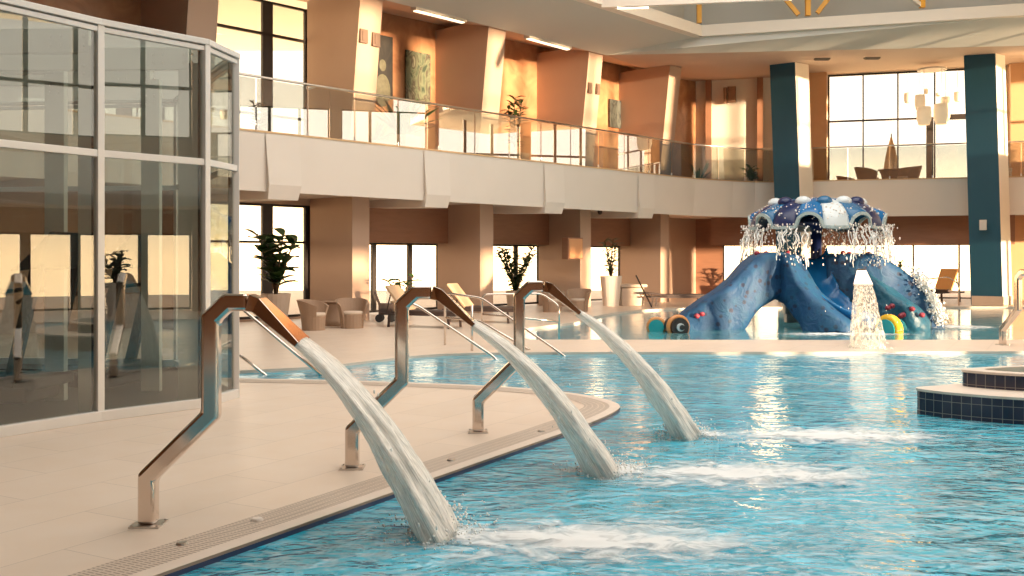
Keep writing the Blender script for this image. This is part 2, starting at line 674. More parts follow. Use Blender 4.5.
def poly_mesh(outer, holes, z, thick, mats, name, side_mat=0):
    loops = [[Vector((p[0], p[1], 0)) for p in outer]] + [[Vector((p[0], p[1], 0)) for p in h] for h in holes]
    flat = [p for l in loops for p in l]
    tris = tessellate_polygon(loops)
    mb = MB()
    mb.add([(p.x, p.y, z) for p in flat], tris)
    if thick:
        for l in loops:
            n = len(l)
            for i in range(n):
                a, b = l[i], l[(i + 1) % n]
                mb.add([(a.x, a.y, z), (b.x, b.y, z), (b.x, b.y, z - thick), (a.x, a.y, z - thick)], [(0, 1, 2, 3)], side_mat)
    return mb.build(name, mats)


def smooth_loop(pts, closed=True, sub=6):
    pts = [Vector((p[0], p[1], 0)) for p in pts]
    n = len(pts)
    outp = []
    rng = range(n) if closed else range(n - 1)
    for i in rng:
        if closed:
            p0, p1, p2, p3 = pts[i - 1], pts[i], pts[(i + 1) % n], pts[(i + 2) % n]
        else:
            p0, p1, p2, p3 = pts[max(i - 1, 0)], pts[i], pts[i + 1], pts[min(i + 2, n - 1)]
        for k in range(sub):
            t = k / sub
            outp.append(0.5 * ((2 * p1) + (p2 - p0) * t + (2 * p0 - 5 * p1 + 4 * p2 - p3) * t * t + (3 * p1 - p0 - 3 * p2 + p3) * t ** 3))
    if not closed:
        outp.append(pts[-1])
    return outp


# ------------------------------------------------------------------ pools and deck
near_edge = [(-6.2, -3.0), (-4.0, 1.0), (-1.81, 5.0), (-0.65, 7.1), (0.437, 9.05), (0.80, 9.75)]
tip = smooth_loop([(0.80, 9.75), (1.02, 10.25), (1.14, 10.67), (1.10, 11.05), (0.86, 11.55), (0.34, 12.05), (-0.3, 12.4), (-1.43, 12.75), (-2.5, 13.0), (-3.6, 13.15)], False, 4)
inlet = smooth_loop([(-3.6, 13.15), (-4.3, 13.3), (-4.5, 13.65), (-4.1, 13.95), (-2.9, 14.6), (-2.2, 15.4), (-1.35, 16.4), (-0.2, 16.75), (2.0, 16.85)], False, 4)
main_pool = [Vector((a, b, 0)) for a, b in near_edge[:-1]] + tip[:-1] + inlet[:-1] + [Vector((a, b, 0)) for a, b in ((2.0, 16.85), (6.0, 16.9), (12.5, 17.1), (12.5, -3.0))]
kids_pool = smooth_loop([(0.35, 19.4), (0.15, 20.6), (0.4, 22.6), (1.6, 24.6), (2.4, 27.5), (4.2, 30.6), (6.5, 31.8)], False, 4)[:-1] + [Vector((a, b, 0)) for a, b in ((6.5, 31.8), (11.0, 32.4), (17.0, 32.2), (17.0, 19.5), (6.0, 19.3))]
deck_outer = [(-26, -9), (30, -9), (30, 48), (-26, 48)]
struct(poly_mesh(deck_outer, [main_pool, kids_pool], 0.0, 0.06, [M_deck, M_coping], 'floor', 1))
struct(poly_mesh(main_pool, [], -0.04, 0, M_water, 'trim_1')).name = 'pool_water'
struct(poly_mesh(kids_pool, [], -0.05, 0, M_water2, 'trim_2')).name = 'shallow_pool_water'


def basin(poly, depth, name, rim):
    mb = MB()
    n = len(poly)
    mb.add([(p.x, p.y, -depth) for p in poly], tessellate_polygon([poly]))
    for i in range(n):
        a, b = poly[i], poly[(i + 1) % n]
        mb.add([(a.x, a.y, -0.06), (b.x, b.y, -0.06), (b.x, b.y, -depth), (a.x, a.y, -depth)], [(0, 1, 2, 3)])
    return struct(mb.build(name, M_basin))


basin(main_pool, 1.25, 'pool_basin', 0)
basin(kids_pool, 0.35, 'shallow_pool_basin', 0)


def strip(path, a, b, z, name, m, z2=None):
    """a band between offsets a and b to the left of the path"""
    mb = MB()
    n = len(path)
    rows = []
    uv = []
    L = 0
    for i, p in enumerate(path):
        t = (path[min(i + 1, n - 1)] - path[max(i - 1, 0)]).normalized()
        nn = Vector((-t.y, t.x, 0))
        rows.append((p + nn * a, p + nn * b))
        if i: L += (path[i] - path[i - 1]).length
        uv += [(L, 0), (L, b - a)] * 1
    for r_ in rows:
        mb.v += [(r_[0].x, r_[0].y, z), (r_[1].x, r_[1].y, z)]
    for i in range(n - 1):
        mb.f.append([2 * i, 2 * i + 1, 2 * i + 3, 2 * i + 2]); mb.mi.append(0)
    return mb.build(name, m, uvs=uv)


def grate_mat():
    m, n, o = new_mat('overflow_grating')
    p = N(n, 'ShaderNodeBsdfPrincipled')
    p.inputs['Roughness'].default_value = 0.55
    t = N(n, 'ShaderNodeTexCoord')
    sp = N(n, 'ShaderNodeSeparateXYZ')
    n.links.new(t.outputs['UV'], sp.inputs[0])

    def tri(sock, per, duty):
        a = N(n, 'ShaderNodeMath', operation='MULTIPLY'); a.inputs[1].default_value = 1 / per
        n.links.new(sock, a.inputs[0])
        f = N(n, 'ShaderNodeMath', operation='FRACT'); n.links.new(a.outputs[0], f.inputs[0])
        g = N(n, 'ShaderNodeMath', operation='LESS_THAN'); g.inputs[1].default_value = duty
        n.links.new(f.outputs[0], g.inputs[0])
        return g.outputs[0]
    a = tri(sp.outputs[0], 0.028, 0.38)
    b = tri(sp.outputs[1], 0.062, 0.78)
    mu = N(n, 'ShaderNodeMath', operation='MULTIPLY')
    n.links.new(a, mu.inputs[0]); n.links.new(b, mu.inputs[1])
    c = mixc(n, mu.outputs[0], (0.62, 0.50, 0.40), (0.34, 0.26, 0.2))
    n.links.new(c, p.inputs['Base Color'])
    bp = N(n, 'ShaderNodeBump'); bp.invert = True
    bp.inputs['Distance'].default_value = 0.006
    n.links.new(mu.outputs[0], bp.inputs['Height'])
    n.links.new(bp.outputs[0], p.inputs['Normal'])
    n.links.new(p.outputs[0], o.inputs[0])
    return m


M_grate = grate_mat()
edge_path = [Vector((a, b, 0)) for a, b in near_edge[:-1]] + tip
# densify
ep = []
for i in range(len(edge_path) - 1):
    a, b = edge_path[i], edge_path[i + 1]
    k = max(1, int((b - a).length / 0.4))
    ep += [a.lerp(b, j / k) for j in range(k)]
ep.append(edge_path[-1])
struct(strip(ep, 0.10, 0.37, 0.004, 'trim_1', M_grate))
struct(strip(ep, -0.012, 0.10, 0.005, 'trim_2', M_coping))
mb = MB()
for i in range(len(ep) - 1):
    a, b = ep[i], ep[i + 1]
    t = (b - a).normalized(); nn = Vector((t.y, -t.x, 0)) * 0.014
    mb.add([a + nn + Vector((0, 0, -0.012)), b + nn + Vector((0, 0, -0.012)), b + nn + Vector((0, 0, -0.2)), a + nn + Vector((0, 0, -0.2))], [(0, 1, 2, 3)])
struct(mb.build('trim_3', mat('navy_band', (0.03, 0.04, 0.11), 0.3)))
for i, (px, py) in enumerate(((182, 545), (257, 521), (451, 461), (541, 432))):
    p = G(px, py)
    mb = MB()
    if i != 1:
        mb.lathe([(0.0, 0.012), (0.028, 0.012), (0.034, 0.0)], seg=14)
        lb = ['small dark drain knob on the grating, nearest the camera', '', 'small dark drain knob on the grating beside the middle jet', 'small dark drain knob on the grating near the peninsula tip'][i]
        tag(mb.build('drain_cap', M_inox2, loc=p + Vector((0, 0, 0.005)), smooth=False), lb, 'drain cap', 'drain caps on the pool edge')
    else:
        mb.lathe([(0.0, 0.016), (0.03, 0.014), (0.04, 0.0)], seg=14)
        tag(mb.build('drain_cap', M_pot_w, loc=p + Vector((0, 0, 0.005))), 'small pale cap on the grating between the first and second fountain', 'drain cap', 'drain caps on the pool edge')

# island with dark tiled curved walls
low = smooth_loop([(4.28, 10.56), (4.36, 10.28), (4.67, 9.98), (5.05, 9.76), (5.6, 9.62), (6.4, 9.65), (7.2, 10.0), (7.7, 10.8), (7.3, 11.4), (6.5, 11.6), (5.6, 11.3), (4.75, 10.80)], True, 5)
upp = smooth_loop([(4.82, 10.70), (4.92, 10.50), (5.22, 10.28), (5.7, 10.15), (6.3, 10.15), (6.9, 10.4), (7.15, 10.8), (6.9, 11.1), (6.3, 11.2), (5.6, 11.05), (5.1, 10.88)], True, 5)


def drum(mb, loop, z0, z1, mi=0):
    n = len(loop)
    L = 0
    uv = []
    for i in range(n):
        a, b = loop[i], loop[(i + 1) % n]
        l2 = L + (b - a).length
        mb.add([(a.x, a.y, z0), (b.x, b.y, z0), (b.x, b.y, z1), (a.x, a.y, z1)], [(0, 1, 2, 3)], mi)
        uv += [(L, z0), (l2, z0), (l2, z1), (L, z1)]
        L = l2
    return uv


def navy_uv():
    m, n, o = new_mat('navy_wall_tile')
    p = N(n, 'ShaderNodeBsdfPrincipled')
    p.inputs['Roughness'].default_value = 0.2
    t = N(n, 'ShaderNodeTexCoord')
    br = N(n, 'ShaderNodeTexBrick')
    br.offset = 0
    br.inputs['Scale'].default_value = 1
    br.inputs['Brick Width'].default_value = 0.095
    br.inputs['Row Height'].default_value = 0.125
    br.inputs['Mortar Size'].default_value = 0.003
    br.inputs['Color1'].default_value = (0.020, 0.020, 0.042, 1)
    br.inputs['Color2'].default_value = (0.034, 0.032, 0.062, 1)
    br.inputs['Mortar'].default_value = (0.26, 0.23, 0.2, 1)
    n.links.new(t.outputs['UV'], br.inputs['Vector'])
    n.links.new(br.outputs[0], p.inputs['Base Color'])
    n.links.new(p.outputs[0], o.inputs[0])
    return m


M_navyw = navy_uv()
mb = MB(); uv = drum(mb, low, -1.2, 0.20)
isl = thing('pool_island', 'two stepped curved island with dark navy tiles and cream top in the pool', 'pool island', (0, 0, 0))
mb.build('lower_wall', M_navyw, isl, uvs=uv)
mb = MB(); uv = drum(mb, upp, 0.20, 0.375)
mb.build('upper_wall', M_navyw, isl, uvs=uv)
ctr = Vector((6, 10.7, 0))
grow = lambda l, k: [ctr + (p - ctr) * k for p in l]
mb = MB()
oo, ii = grow(low, 1.008), upp
mb.add([(p.x, p.y, 0.225) for p in oo] + [(p.x, p.y, 0.225) for p in ii], tessellate_polygon([oo, ii]))
drum(mb, oo, 0.20, 0.225)
mb.build('lower_tread', M_coping, isl)
oo = grow(upp, 1.01); ii = grow(upp, 0.80)
mb = MB()
mb.add([(p.x, p.y, 0.40) for p in oo] + [(p.x, p.y, 0.40) for p in ii], tessellate_polygon([oo, ii]))
drum(mb, oo, 0.375, 0.40); drum(mb, ii, 0.05, 0.40)
mb.build('upper_tread', M_coping, isl)
mb = MB(); mb.add([(p.x, p.y, 0.30) for p in ii], tessellate_polygon([ii]))
mb.build('tub_water', M_water2, isl)

# ------------------------------------------------------------------ left facade
PS = [-0.46 + 4.6 * k for k in range(-3, 4)] + [17.9]        # pier positions along the facade
def ceil_h(p):
    return 8.05 + 0.0                                         # left gallery ceiling height
HC = 8.1
# slab edge (parapet) polyline
par = [F(-16, 0), F(18.3, 0)] + [Vector((a, b, 0)) for a, b in ((8.0, 36.15), (8.9, 36.6), (9.7, 36.65), (10.7, 36.3))] + [Vector((12.0, 35.85, 0)), Vector((21.5, 33.0, 0))]


def offs(path, a):
    n = len(path)
    r_ = []
    for i, p in enumerate(path):
        if i == 0: t = (path[1] - path[0]).normalized(); k = 1
        elif i == n - 1: t = (path[-1] - path[-2]).normalized(); k = 1
        else:
            t1 = (path[i] - path[i - 1]).normalized(); t2 = (path[i + 1] - path[i]).normalized()
            t = (t1 + t2).normalized(); k = 1 / max(0.5, t.dot(t1))
        r_.append(p + Vector((-t.y, t.x, 0)) * a * k)
    return r_


def band(mb, path, a0, a1, z0, z1, mi=0):
    """solid band: between offsets a0 and a1 (to the left = away from the pool)"""
    A, Bq = offs(path, a0), offs(path, a1)
    rings = [[Vector((A[i].x, A[i].y, z0)), Vector((Bq[i].x, Bq[i].y, z0)), Vector((Bq[i].x, Bq[i].y, z1)), Vector((A[i].x, A[i].y, z1))] for i in range(len(path))]
    mb.loft(rings, mi, True)
    return mb


# split straight runs finely so the seam grooves can follow
mb = MB()
A = par
rings = []
for i, p in enumerate(par):
    pass
pa, pb = offs(par, 0.0), offs(par, 0.16)
low_in = offs(par, 0.10)
rings = [[Vector((low_in[i].x, low_in[i].y, 3.05)), Vector((pb[i].x, pb[i].y, 3.05)), Vector((pb[i].x, pb[i].y, 4.33)), Vector((pa[i].x, pa[i].y, 4.33))] for i in range(len(par))]
mb.loft(rings, 0, True)
struct(mb.build('wall_balcony_parapet', M_parapet))
mb = MB(); band(mb, par, -0.02, 0.22, 4.33, 4.37)
struct(mb.build('trim_4', mat('brass_coping', (0.62, 0.42, 0.24), 0.3, 0.4)))
mb = MB(); band(mb, par, 0.14, 6.2, 3.72, 3.98)
struct(mb.build('floor_gallery', M_soffit))
mb = MB(); band(mb, par, 0.12, 6.0, 3.12, 3.18)
struct(mb.build('ceiling_lower', M_soffit))
# brackets under the parapet: deeper beam ends, with the slanted seams that rise from them
mb = MB()
ms = MB()
for k in range(-4, 4):
    s = 1.15 + 4.72 * k
    p0, p1 = s - 0.4, s + 0.4
    lo = [F(p0, 0.06, 2.88), F(p1, 0.06, 2.88), F(p1, 2.8, 2.95), F(p0, 2.8, 2.95)]
    hi = [F(p0 - 0.03, -0.035, 3.2), F(p1 + 0.03, -0.035, 3.2), F(p1, 2.8, 3.2), F(p0, 2.8, 3.2)]
    mb.hexa(lo, hi)
    hi2 = [F(p0 - 0.12, -0.022, 4.31), F(p1 + 0.0, -0.022, 4.31), F(p1, 0.05, 4.31), F(p0, 0.05, 4.31)]
    lo2 = [F(p0 - 0.03, -0.035, 3.2), F(p1 + 0.03, -0.035, 3.2), F(p1, 0.08, 3.2), F(p0, 0.08, 3.2)]
    mb.hexa(lo2, hi2)
struct(mb.build('wall_balcony_brackets', M_parapet))

# back walls: left facade at t = 2.75, lower and upper
mbl, mbu = MB(), MB()
WT = 0.3
wn = [0]


def wall_box(mb, s0, s1, h0, h1, t0=2.75, t1=3.05, fn=F):
    if s1 - s0 < 1e-3 or h1 - h0 < 1e-3: return
    lo = [fn(s0, t0, h0), fn(s1, t0, h0), fn(s1, t1, h0), fn(s0, t1, h0)]
    hi = [fn(s0, t0, h1), fn(s1, t0, h1), fn(s1, t1, h1), fn(s0, t1, h1)]
    mb.hexa(lo, hi)


def window(s0, s1, h0, h1, vs, hs, t=2.85, fn=F, fw=0.06, thick=None, pane=True, m=M_frame):
    wn[0] += 1
    mb = MB()
    def vb(s, w_, a=h0, b=h1): 
        wall_box(mb, s - w_ / 2, s + w_ / 2, a, b, t, t + 0.09, fn)
    def hb(h, w_, a=s0, b=s1):
        wall_box(mb, a, b, h - w_ / 2, h + w_ / 2, t, t + 0.08, fn)
    vb(s0 + fw / 2, fw); vb(s1 - fw / 2, fw); hb(h0 + fw / 2, fw); hb(h1 - fw / 2, fw)
    for v in vs: vb(v[0], v[1])
    for h in hs: hb(h[0], h[1])
    o = struct(mb.build('window_%d' % wn[0], m))
    if pane:
        q = MB()
        wall_box(q, s0 + 0.02, s1 - 0.02, h0 + 0.02, h1 - 0.02, t + 0.035, t + 0.043, fn)
        q.build('pane', M_glass, o)
    return o


ends = [-16] + PS + [22.95]
for i in range(len(ends) - 1):
    a, b = ends[i], ends[i + 1]
    # lower storey
    if i == 4:     # tall glazed bays
        wall_box(mbl, a, b, 2.95, 4.0)
        window(a, b, 0.05, 2.95, [(a + 1.4, .1), (a + 3.1, 0.30), (a + 4.4, 0.3)], [(1.98, 0.06)])
        wall_box(mbl, a, b, -0.1, 0.05)
    elif i < 4:
        wall_box(mbl, a, b, 0, 4.0)
    elif i == 99:
        wall_box(mbl, a, b, 2.2, 4.0)
        window(a, b, 0.05, 2.2, [(a + 1.5, 0.1), (a + 3.0, 0.1)], [])
    elif i < len(ends) - 2:
        wall_box(mbl, a, b, 2.0, 4.0)
        wall_box(mbl, a, a + 0.9, 0, 2.0) if i >= 6 else None
        window(a + (0.9 if i >= 6 else 0.2), b - 0.1, 0.05, 2.0, [(a + 2.0, 0.14), (a + 3.35, 0.14)] if i < 7 else [(a + 2.6, 0.1)], [])
    else:
        wall_box(mbl, a, b, 0, 4.0)
    # upper storey
    if i == 4:
        window(a, b, 4.0, HC, [(a + 1.4, .1), (a + 3.1, 0.30), (a + 4.4, 0.3)], [(5.2, 0.06), (7.25, 0.07)])
    else:
        wall_box(mbu, a, b, 4.0, 8.9)
struct(mbl.build('wall_left', M_fin))
struct(mbu.build('wall_left_upper', M_stucco))

# lintel cladding hung in front of the lower windows
for i in range(5, len(ends) - 2):
    a, b = ends[i] + 0.28, ends[i + 1] - 0.02
    mb = MB(); wall_box(mb, a, b, 2.0, 3.12, 2.3, 2.5)
    struct(mb.build('trim_%d' % (20 + i), M_lintel))

# piers
PW = 0.55
for i, s in enumerate(PS):
    mb = MB()
    a, b = s - PW / 2, s + PW / 2
    wall_box(mb, a, b, 0, 3.15, 1.0, 2.75)
    struct(mb.build('wall_pier_lower_%d' % i, M_fin))
    mb = MB()
    a, b = s - 0.36, s + 0.36
    f0, f1 = 1.05, 0.55
    lo = [F(a, f0, 3.95), F(b, f0, 3.95), F(b, 2.76, 3.95), F(a, 2.76, 3.95)]
    hi = [F(a, f1, 8.3), F(b, f1, 8.3), F(b, 2.76, 8.3), F(a, 2.76, 8.3)]
    mb.hexa(lo, hi)
    struct(mb.build('wall_pier_upper_%d' % i, M_fin))

# ------------------------------------------------------------------ far facade
def far_window(k0, k1, h0, h1, vs, hs, **kw):
    return window(k0, k1, h0, h1, vs, hs, t=0.05, fn=W, **kw)


mbu, mbl = MB(), MB()
wall_box(mbu, -0.3, 5.0, 3.9, 9.6, 0, 0.3, W)
wall_box(mbu, 11.3, 12.0, 3.9, 9.6, 0, 0.3, W)
wall_box(mbu, 5.0, 11.3, 8.66, 9.6, 0, 0.3, W)
wall_box(mbu, 12.0, 16, 8.66, 9.6, 0, 0.3, W)
struct(mbu.build('wall_far_upper', M_white_wall))
KS = 12.6
far_window(5.0, 11.3, 3.98, 8.66, [(6.3, 0.05), (7.55, 0.05), (8.85, 0.05), (10.1, 0.05)], [(6.85, 0.07)], fw=0.07)
far_window(12.0, 15.9, 3.98, 8.66, [(13.3, 0.05), (14.6, 0.05)], [(6.85, 0.07)], fw=0.07)
wall_box(mbl, -0.3, 16, 2.1, 3.9, 0, 0.3, W)
wall_box(mbl, -0.3, 1.0, 0, 2.1, 0, 0.3, W)
wall_box(mbl, 11.2, 12.0, 0, 2.1, 0, 0.3, W)
struct(mbl.build('wall_far', M_lintel))
far_window(1.0, 11.2, 0.03, 2.1, [(2.2, 0.05), (4.2, 0.05), (6.4, 0.05), (8.1, 0.06), (9.7, 0.06)], [])
far_window(12.0, 16, 0.03, 2.1, [(13, 0.05)], [])
mb = MB(); wall_box(mb, 0.7, 11.3, 2.05, 3.15, -1.6, -1.45, W)
struct(mb.build('trim_30', M_lintel))
mb = MB()
for k, w_ in ((0.35, 0.22), (2.35, 0.22)):
    wall_box(mb, k, k + w_, 3.9, 8.7, -0.25, 0.05, W)
struct(mb.build('trim_31', mat('brown_strip', (0.34, 0.17, 0.10), 0.5)))
mb = MB()
wall_box(mb, 4.15, 4.95, 0, 8.8, -0.9, 0.0, W)
wall_box(mb, 11.35, 11.95, 0, 8.8, -0.5, 0.0, W)
struct(mb.build('wall_far_piers', mat('orange_plaster', (0.66, 0.38, 0.20), 0.6, var=0.05)))
mb = MB()
wall_box(mb, 8.56, 8.80, 3.98, 6.85, 0.02, 0.2, W)
wall_box(mb, 9.35, 10.2, 6.75, 6.95, -0.02, 0.04, W)
struct(mb.build('door_1', M_frame))

# blue leaning columns
def blue_col(name_i, base, top, h1, wn_=0.96, wd=1.05, pedestal=False):
    # the blue face looks along -D; the lit end looks along -B
    mb, me = MB(), MB()
    def ring(p, h):
        p = Vector((p[0], p[1], h))
        return [p, p + B * wn_, p + B * wn_ + D * wd, p + D * wd]
    lo, hi = ring(base, 0.0), ring(top, h1)
    mb.v = [tuple(v) for v in lo + hi]
    mb.f = [[3, 2, 1, 0], [4, 5, 6, 7], [0, 1, 5, 4], [1, 2, 6, 5], [2, 3, 7, 6], [3, 0, 4, 7]]
    mb.mi = [0, 0, 0, 0, 1, 1]
    o = struct(mb.build('wall_column_%d' % name_i, [M_blue, M_white_wall]))
    if pedestal:
        q = MB()
        lo = ring(Vector(base) - B * 0.03 - D * 0.03, -0.1); hi = ring(Vector(base) - B * 0.03 - D * 0.03, 0.30)
        q.hexa(lo, hi)
        q.build('plinth', M_pot, o)
        z = MB(); z.box((0, 0, 0), (0.22, 0.05, 0.34)); z.box((0, -0.03, 0), (0.15, 0.03, 0.24))
        s_ = z.build('wall_speaker', M_pot_w, loc=Vector(AT(983, 225, 33.0)), bevel=0.01)
        s_.rotation_euler = (0, 0, math.atan2(-B.y, -B.x))
        tag(s_, 'small cream wall unit mounted on the right blue column', 'speaker')
    return o


# right front corner of each column is its nearest point
blue_col(1, (10.2, 35.0, 0), (9.83, 34.75, 0), 8.5)
blue_col(2, (16.15, 32.9, 0), (15.95, 33.0, 0), 8.5, wn_=1.0, pedestal=True)

# ------------------------------------------------------------------ ceiling
soff = [F(-18, 0.45), F(13.7, 0.45), Vector((15.6, 30.4, 0)), Vector((24, 29.2, 0))]
upper_line = [F(-18, -2.6), Vector((5.8, 31.0, 0)), Vector((14.5, 28.3, 0)), Vector((24, 25.35, 0))]
outr = [F(-18, 3.4), F(23.4, 3.4), W(16, 0.3), Vector((27, 34.5, 0))]
zi = [8.05, 8.05, 8.02, 8.0]
zo = [8.15, 8.72, 8.72, 8.72]
mb = MB()
n = 4
vs = [(soff[i].x, soff[i].y, zi[i]) for i in range(n)] + [(outr[i].x, outr[i].y, zo[i]) for i in range(n)] + [(soff[i].x, soff[i].y, zi[i] + 0.25) for i in range(n)] + [(outr[i].x, outr[i].y, zo[i] + 0.25) for i in range(n)]
fs = []
for i in range(n - 1):
    fs += [(i, i + 1, n + i + 1, n + i), (2 * n + i, 2 * n + i + 1, 3 * n + i + 1, 3 * n + i)]
mb.add(vs, fs)
struct(mb.build('ceiling_gallery', mat('gallery_ceiling', (0.62, 0.47, 0.37), 0.8, var=0.03)))
mb = MB()
vs = [(soff[i].x, soff[i].y, zi[i]) for i in range(n)] + [(upper_line[i].x, upper_line[i].y, 8.43) for i in range(n)]
mb.add(vs, [(i, i + 1, n + i + 1, n + i) for i in range(n - 1)])
struct(mb.build('ceiling_cove', M_ceiling))
up2 = offs(upper_line, 0.9)
mb = MB()
mb.add([(p.x, p.y, 8.43) for p in upper_line] + [(p.x, p.y, 8.66) for p in up2] + [(p.x, p.y, 11.5) for p in up2],
       [(i, i + 1, n + i + 1, n + i) for i in range(n - 1)] + [(n + i, n + i + 1, 2 * n + i + 1, 2 * n + i) for i in range(n - 1)])
struct(mb.build('wall_roof_upstand', M_ceiling))
# roof over the hall
mb = MB()
mb.add([(-30, -12, 11.5), (32, -12, 11.5), (32, 48, 11.5), (-30, 48, 11.5)], [(0, 1, 2, 3)])
struct(mb.build('ceiling', M_ceiling))
# perimeter chord and truss members
mb = MB()
for i in range(n - 1):
    a, b = upper_line[i] + Vector((0, 0, 8.58)), upper_line[i + 1] + Vector((0, 0, 8.58))
    mb.bar(a, b, 0.30, 0.34)
struct(mb.build('trim_40', M_truss_w))
c0, c1 = upper_line[1], upper_line[2]
nodes = [c0.lerp(c1, u) for u in (0.0, 0.355, 0.705, 1.04, 1.4)]
top = [p + Vector((-2.2, -5.5, 0)) * 0.0 + Vector((0, 0, 11.2)) for p in nodes]
tr = thing('roof_truss', 'cream and orange steel roof truss above the far end of the hall', 'roof truss')
for p in nodes[:4]:
    mb = MB(); mb.bar(p + Vector((0, 0, 8.85)), p + Vector((0, 0, 11.4)), 0.14, 0.14)
    mb.build('orange_post', M_truss_o, tr)
q = nodes[1]
mb = MB(); mb.bar(q + Vector((-0.25, 0.1, 8.9)), q + Vector((-2.1, .6, 11.4)), 0.13, 0.13)
mb.build('orange_brace', M_truss_o, tr)
mb = MB(); mb.bar(q + Vector((0.25, -0.1, 8.9)), q + Vector((2.1, -.6, 11.4)), 0.13, 0.13)
mb.build('orange_brace', M_truss_o, tr)
mb = MB()
q = nodes[2]
mb.bar(q + Vector((0, 0, 8.9)), q + Vector((-3.6, -1.0, 10.9)), 0.10, 0.10)
mb.build('cream_brace', M_truss_w, tr)
a = AT(604, 4, 26.3); b = AT(712, -1, 23.5)
mb = MB(); mb.bar(a, b + (b - a) * 0.6, 0.16, 0.20); mb.build('cream_beam', M_truss_w, tr)
mb = MB(); mb.bar(F(9.4, -2.6, 8.85), F(12.6, -5.5, 10.6), 0.1, 0.1)
mb.build('cream_brace', M_truss_w, tr)
mb = MB(); mb.box((0, 0, 0), (0.8, 0.09, 0.06), math.atan2(-.1, 1))
tag(mb.build('strip_light', M_lamp, loc=AT(633, 7.5, 25.8)), 'short white strip light under the cream roof beam', 'ceiling light', 'linear ceiling lights')

for (x0, y0, x1, y1, lb) in ((415, 10, 463, 22, 'long linear ceiling light above the two pictures on the gallery'), (528, 38, 568, 49, 'long linear ceiling light above the sunlit gallery wall')):
    a, b = G(x0, y0, 8.0), G(x1, y1, 8.0)
    t = thing('linear_light', lb, 'ceiling light', a.lerp(b, 0.5), math.atan2((b - a).y, (b - a).x), 'linear ceiling lights')
    L = (b - a).length
    mb = MB(); mb.box((0, 0, 0.05), (L + 0.1, 0.2, 0.12)); mb.build('housing', M_soffit, t)
    mb = MB(); mb.box((0, 0, -0.02), (L, 0.12, 0.03)); mb.build('diffuser', M_lamp, t)
for (px, py, lb) in ((822, 59, 'left of the two dark slot vents in the far ceiling'), (872, 58, 'right of the two dark slot vents in the far ceiling')):
    p = G(px, py, 8.16)
    mb = MB(); mb.box((0, 0, 0), (0.5, 0.18, 0.05))
    for q in range(4): mb.box((0, -0.06 + q * 0.04, -0.03), (0.46, 0.012, 0.03))
    tag(mb.build('ceiling_vent', mat('vent_grey', (0.25, 0.2, 0.16), 0.6), loc=p), lb, 'air vent', 'slot vents in the far ceiling')

# ------------------------------------------------------------------ right facade (beyond the frame: its windows light and mirror into the hall)
RA = Vector((13.5, -8, 0)); RB = Vector((21.8, 36, 0))
RD = (RB - RA).normalized(); RN = Vector((RD.y, -RD.x, 0))
def RW(s, t, h): return RA + RD * s + RN * t + Vector((0, 0, h))
mb = MB()
LR = (RB - RA).length
wall_box(mb, 0, LR, 2.3, 5.1, 0, 0.3, RW)
wall_box(mb, 0, LR, 9.3, 11.5, 0, 0.3, RW)
wall_box(mb, 0, 33, 8.5, 9.3, 0, 0.3, RW)
s = -2.2
while s < LR:
    wall_box(mb, s, s + 0.55, 0, 11.5, -0.2, 0.4, RW)
    s += 4.6
struct(mb.build('wall_right', M_fin))
mb = MB(); wall_box(mb, 0, LR, 3.0, 4.35, -2.2, -2.05, RW); wall_box(mb, 0, LR, 3.0, 3.3, -2.2, 0, RW)
struct(mb.build('wall_right_parapet', M_parapet))
s = -2.2
while s < LR - 1:
    window(s + 0.55, s + 4.6, 0.05, 2.3, [(s + 1.9, 0.28), (s + 3.25, 0.28)], [], t=0.1, fn=RW, pane=False)
    window(s + 0.55, s + 4.6, 5.1, 8.5 if s < 31 else 9.3, [(s + 1.9, 0.14), (s + 3.25, 0.14)], [(6.6, 0.1)], t=0.1, fn=RW, pane=False)
    s += 4.6
# wall behind the camera and far left end
mb = MB(); mb.box((0, -8.8, 5.7), (56, 0.3, 11.6)); struct(mb.build('wall_back', stucco_mat('back_wall_stucco', (0.20, 0.085, 0.04), (0.36, 0.17, 0.08))))
mb = MB(); mb.box((-19, 5, 5.7), (0.3, 28, 11.6)); struct(mb.build('wall_far_left', M_stucco))

# ------------------------------------------------------------------ balustrade
def balustrade(name, lab, path, z0=4.37, z1=5.56, step=1.35):
    t = thing(name, lab, 'balustrade')
    mb = MB()
    mb.tube([p + Vector((0, 0, z1)) for p in path], 0.028, 8)
    mb.build('handrail', M_inox2, t, smooth=True)
    g = MB()
    L = [0]
    for i in range(len(path) - 1): L.append(L[-1] + (path[i + 1] - path[i]).length)
    def at(u):
        for i in range(len(path) - 1):
            if u <= L[i + 1] + 1e-6:
                return path[i].lerp(path[i + 1], (u - L[i]) / (L[i + 1] - L[i]))
        return path[-1]
    n_ = max(1, round(L[-1] / step))
    for i in range(n_):
        a, b = at(L[-1] * i / n_), at(L[-1] * (i + 1) / n_)
        d_ = (b - a).normalized(); a2, b2 = a + d_ * 0.02, b - d_ * 0.02
        g = MB(); g.bar(a2 + Vector((0, 0, (z0 + z1) / 2 - .02)), b2 + Vector((0, 0, (z0 + z1) / 2 - .02)), 0.012, z1 - z0 - 0.05)
        g.build('glass_panel', M_bal_glass, t)
    for i in range(n_ + 1):
        p = at(L[-1] * i / n_)
        mb = MB(); mb.tube([p + Vector((0, 0, z0)), p + Vector((0, 0, z0 + 0.1))], 0.025, 8)
        mb.build('clamp', M_inox2, t)
    return t


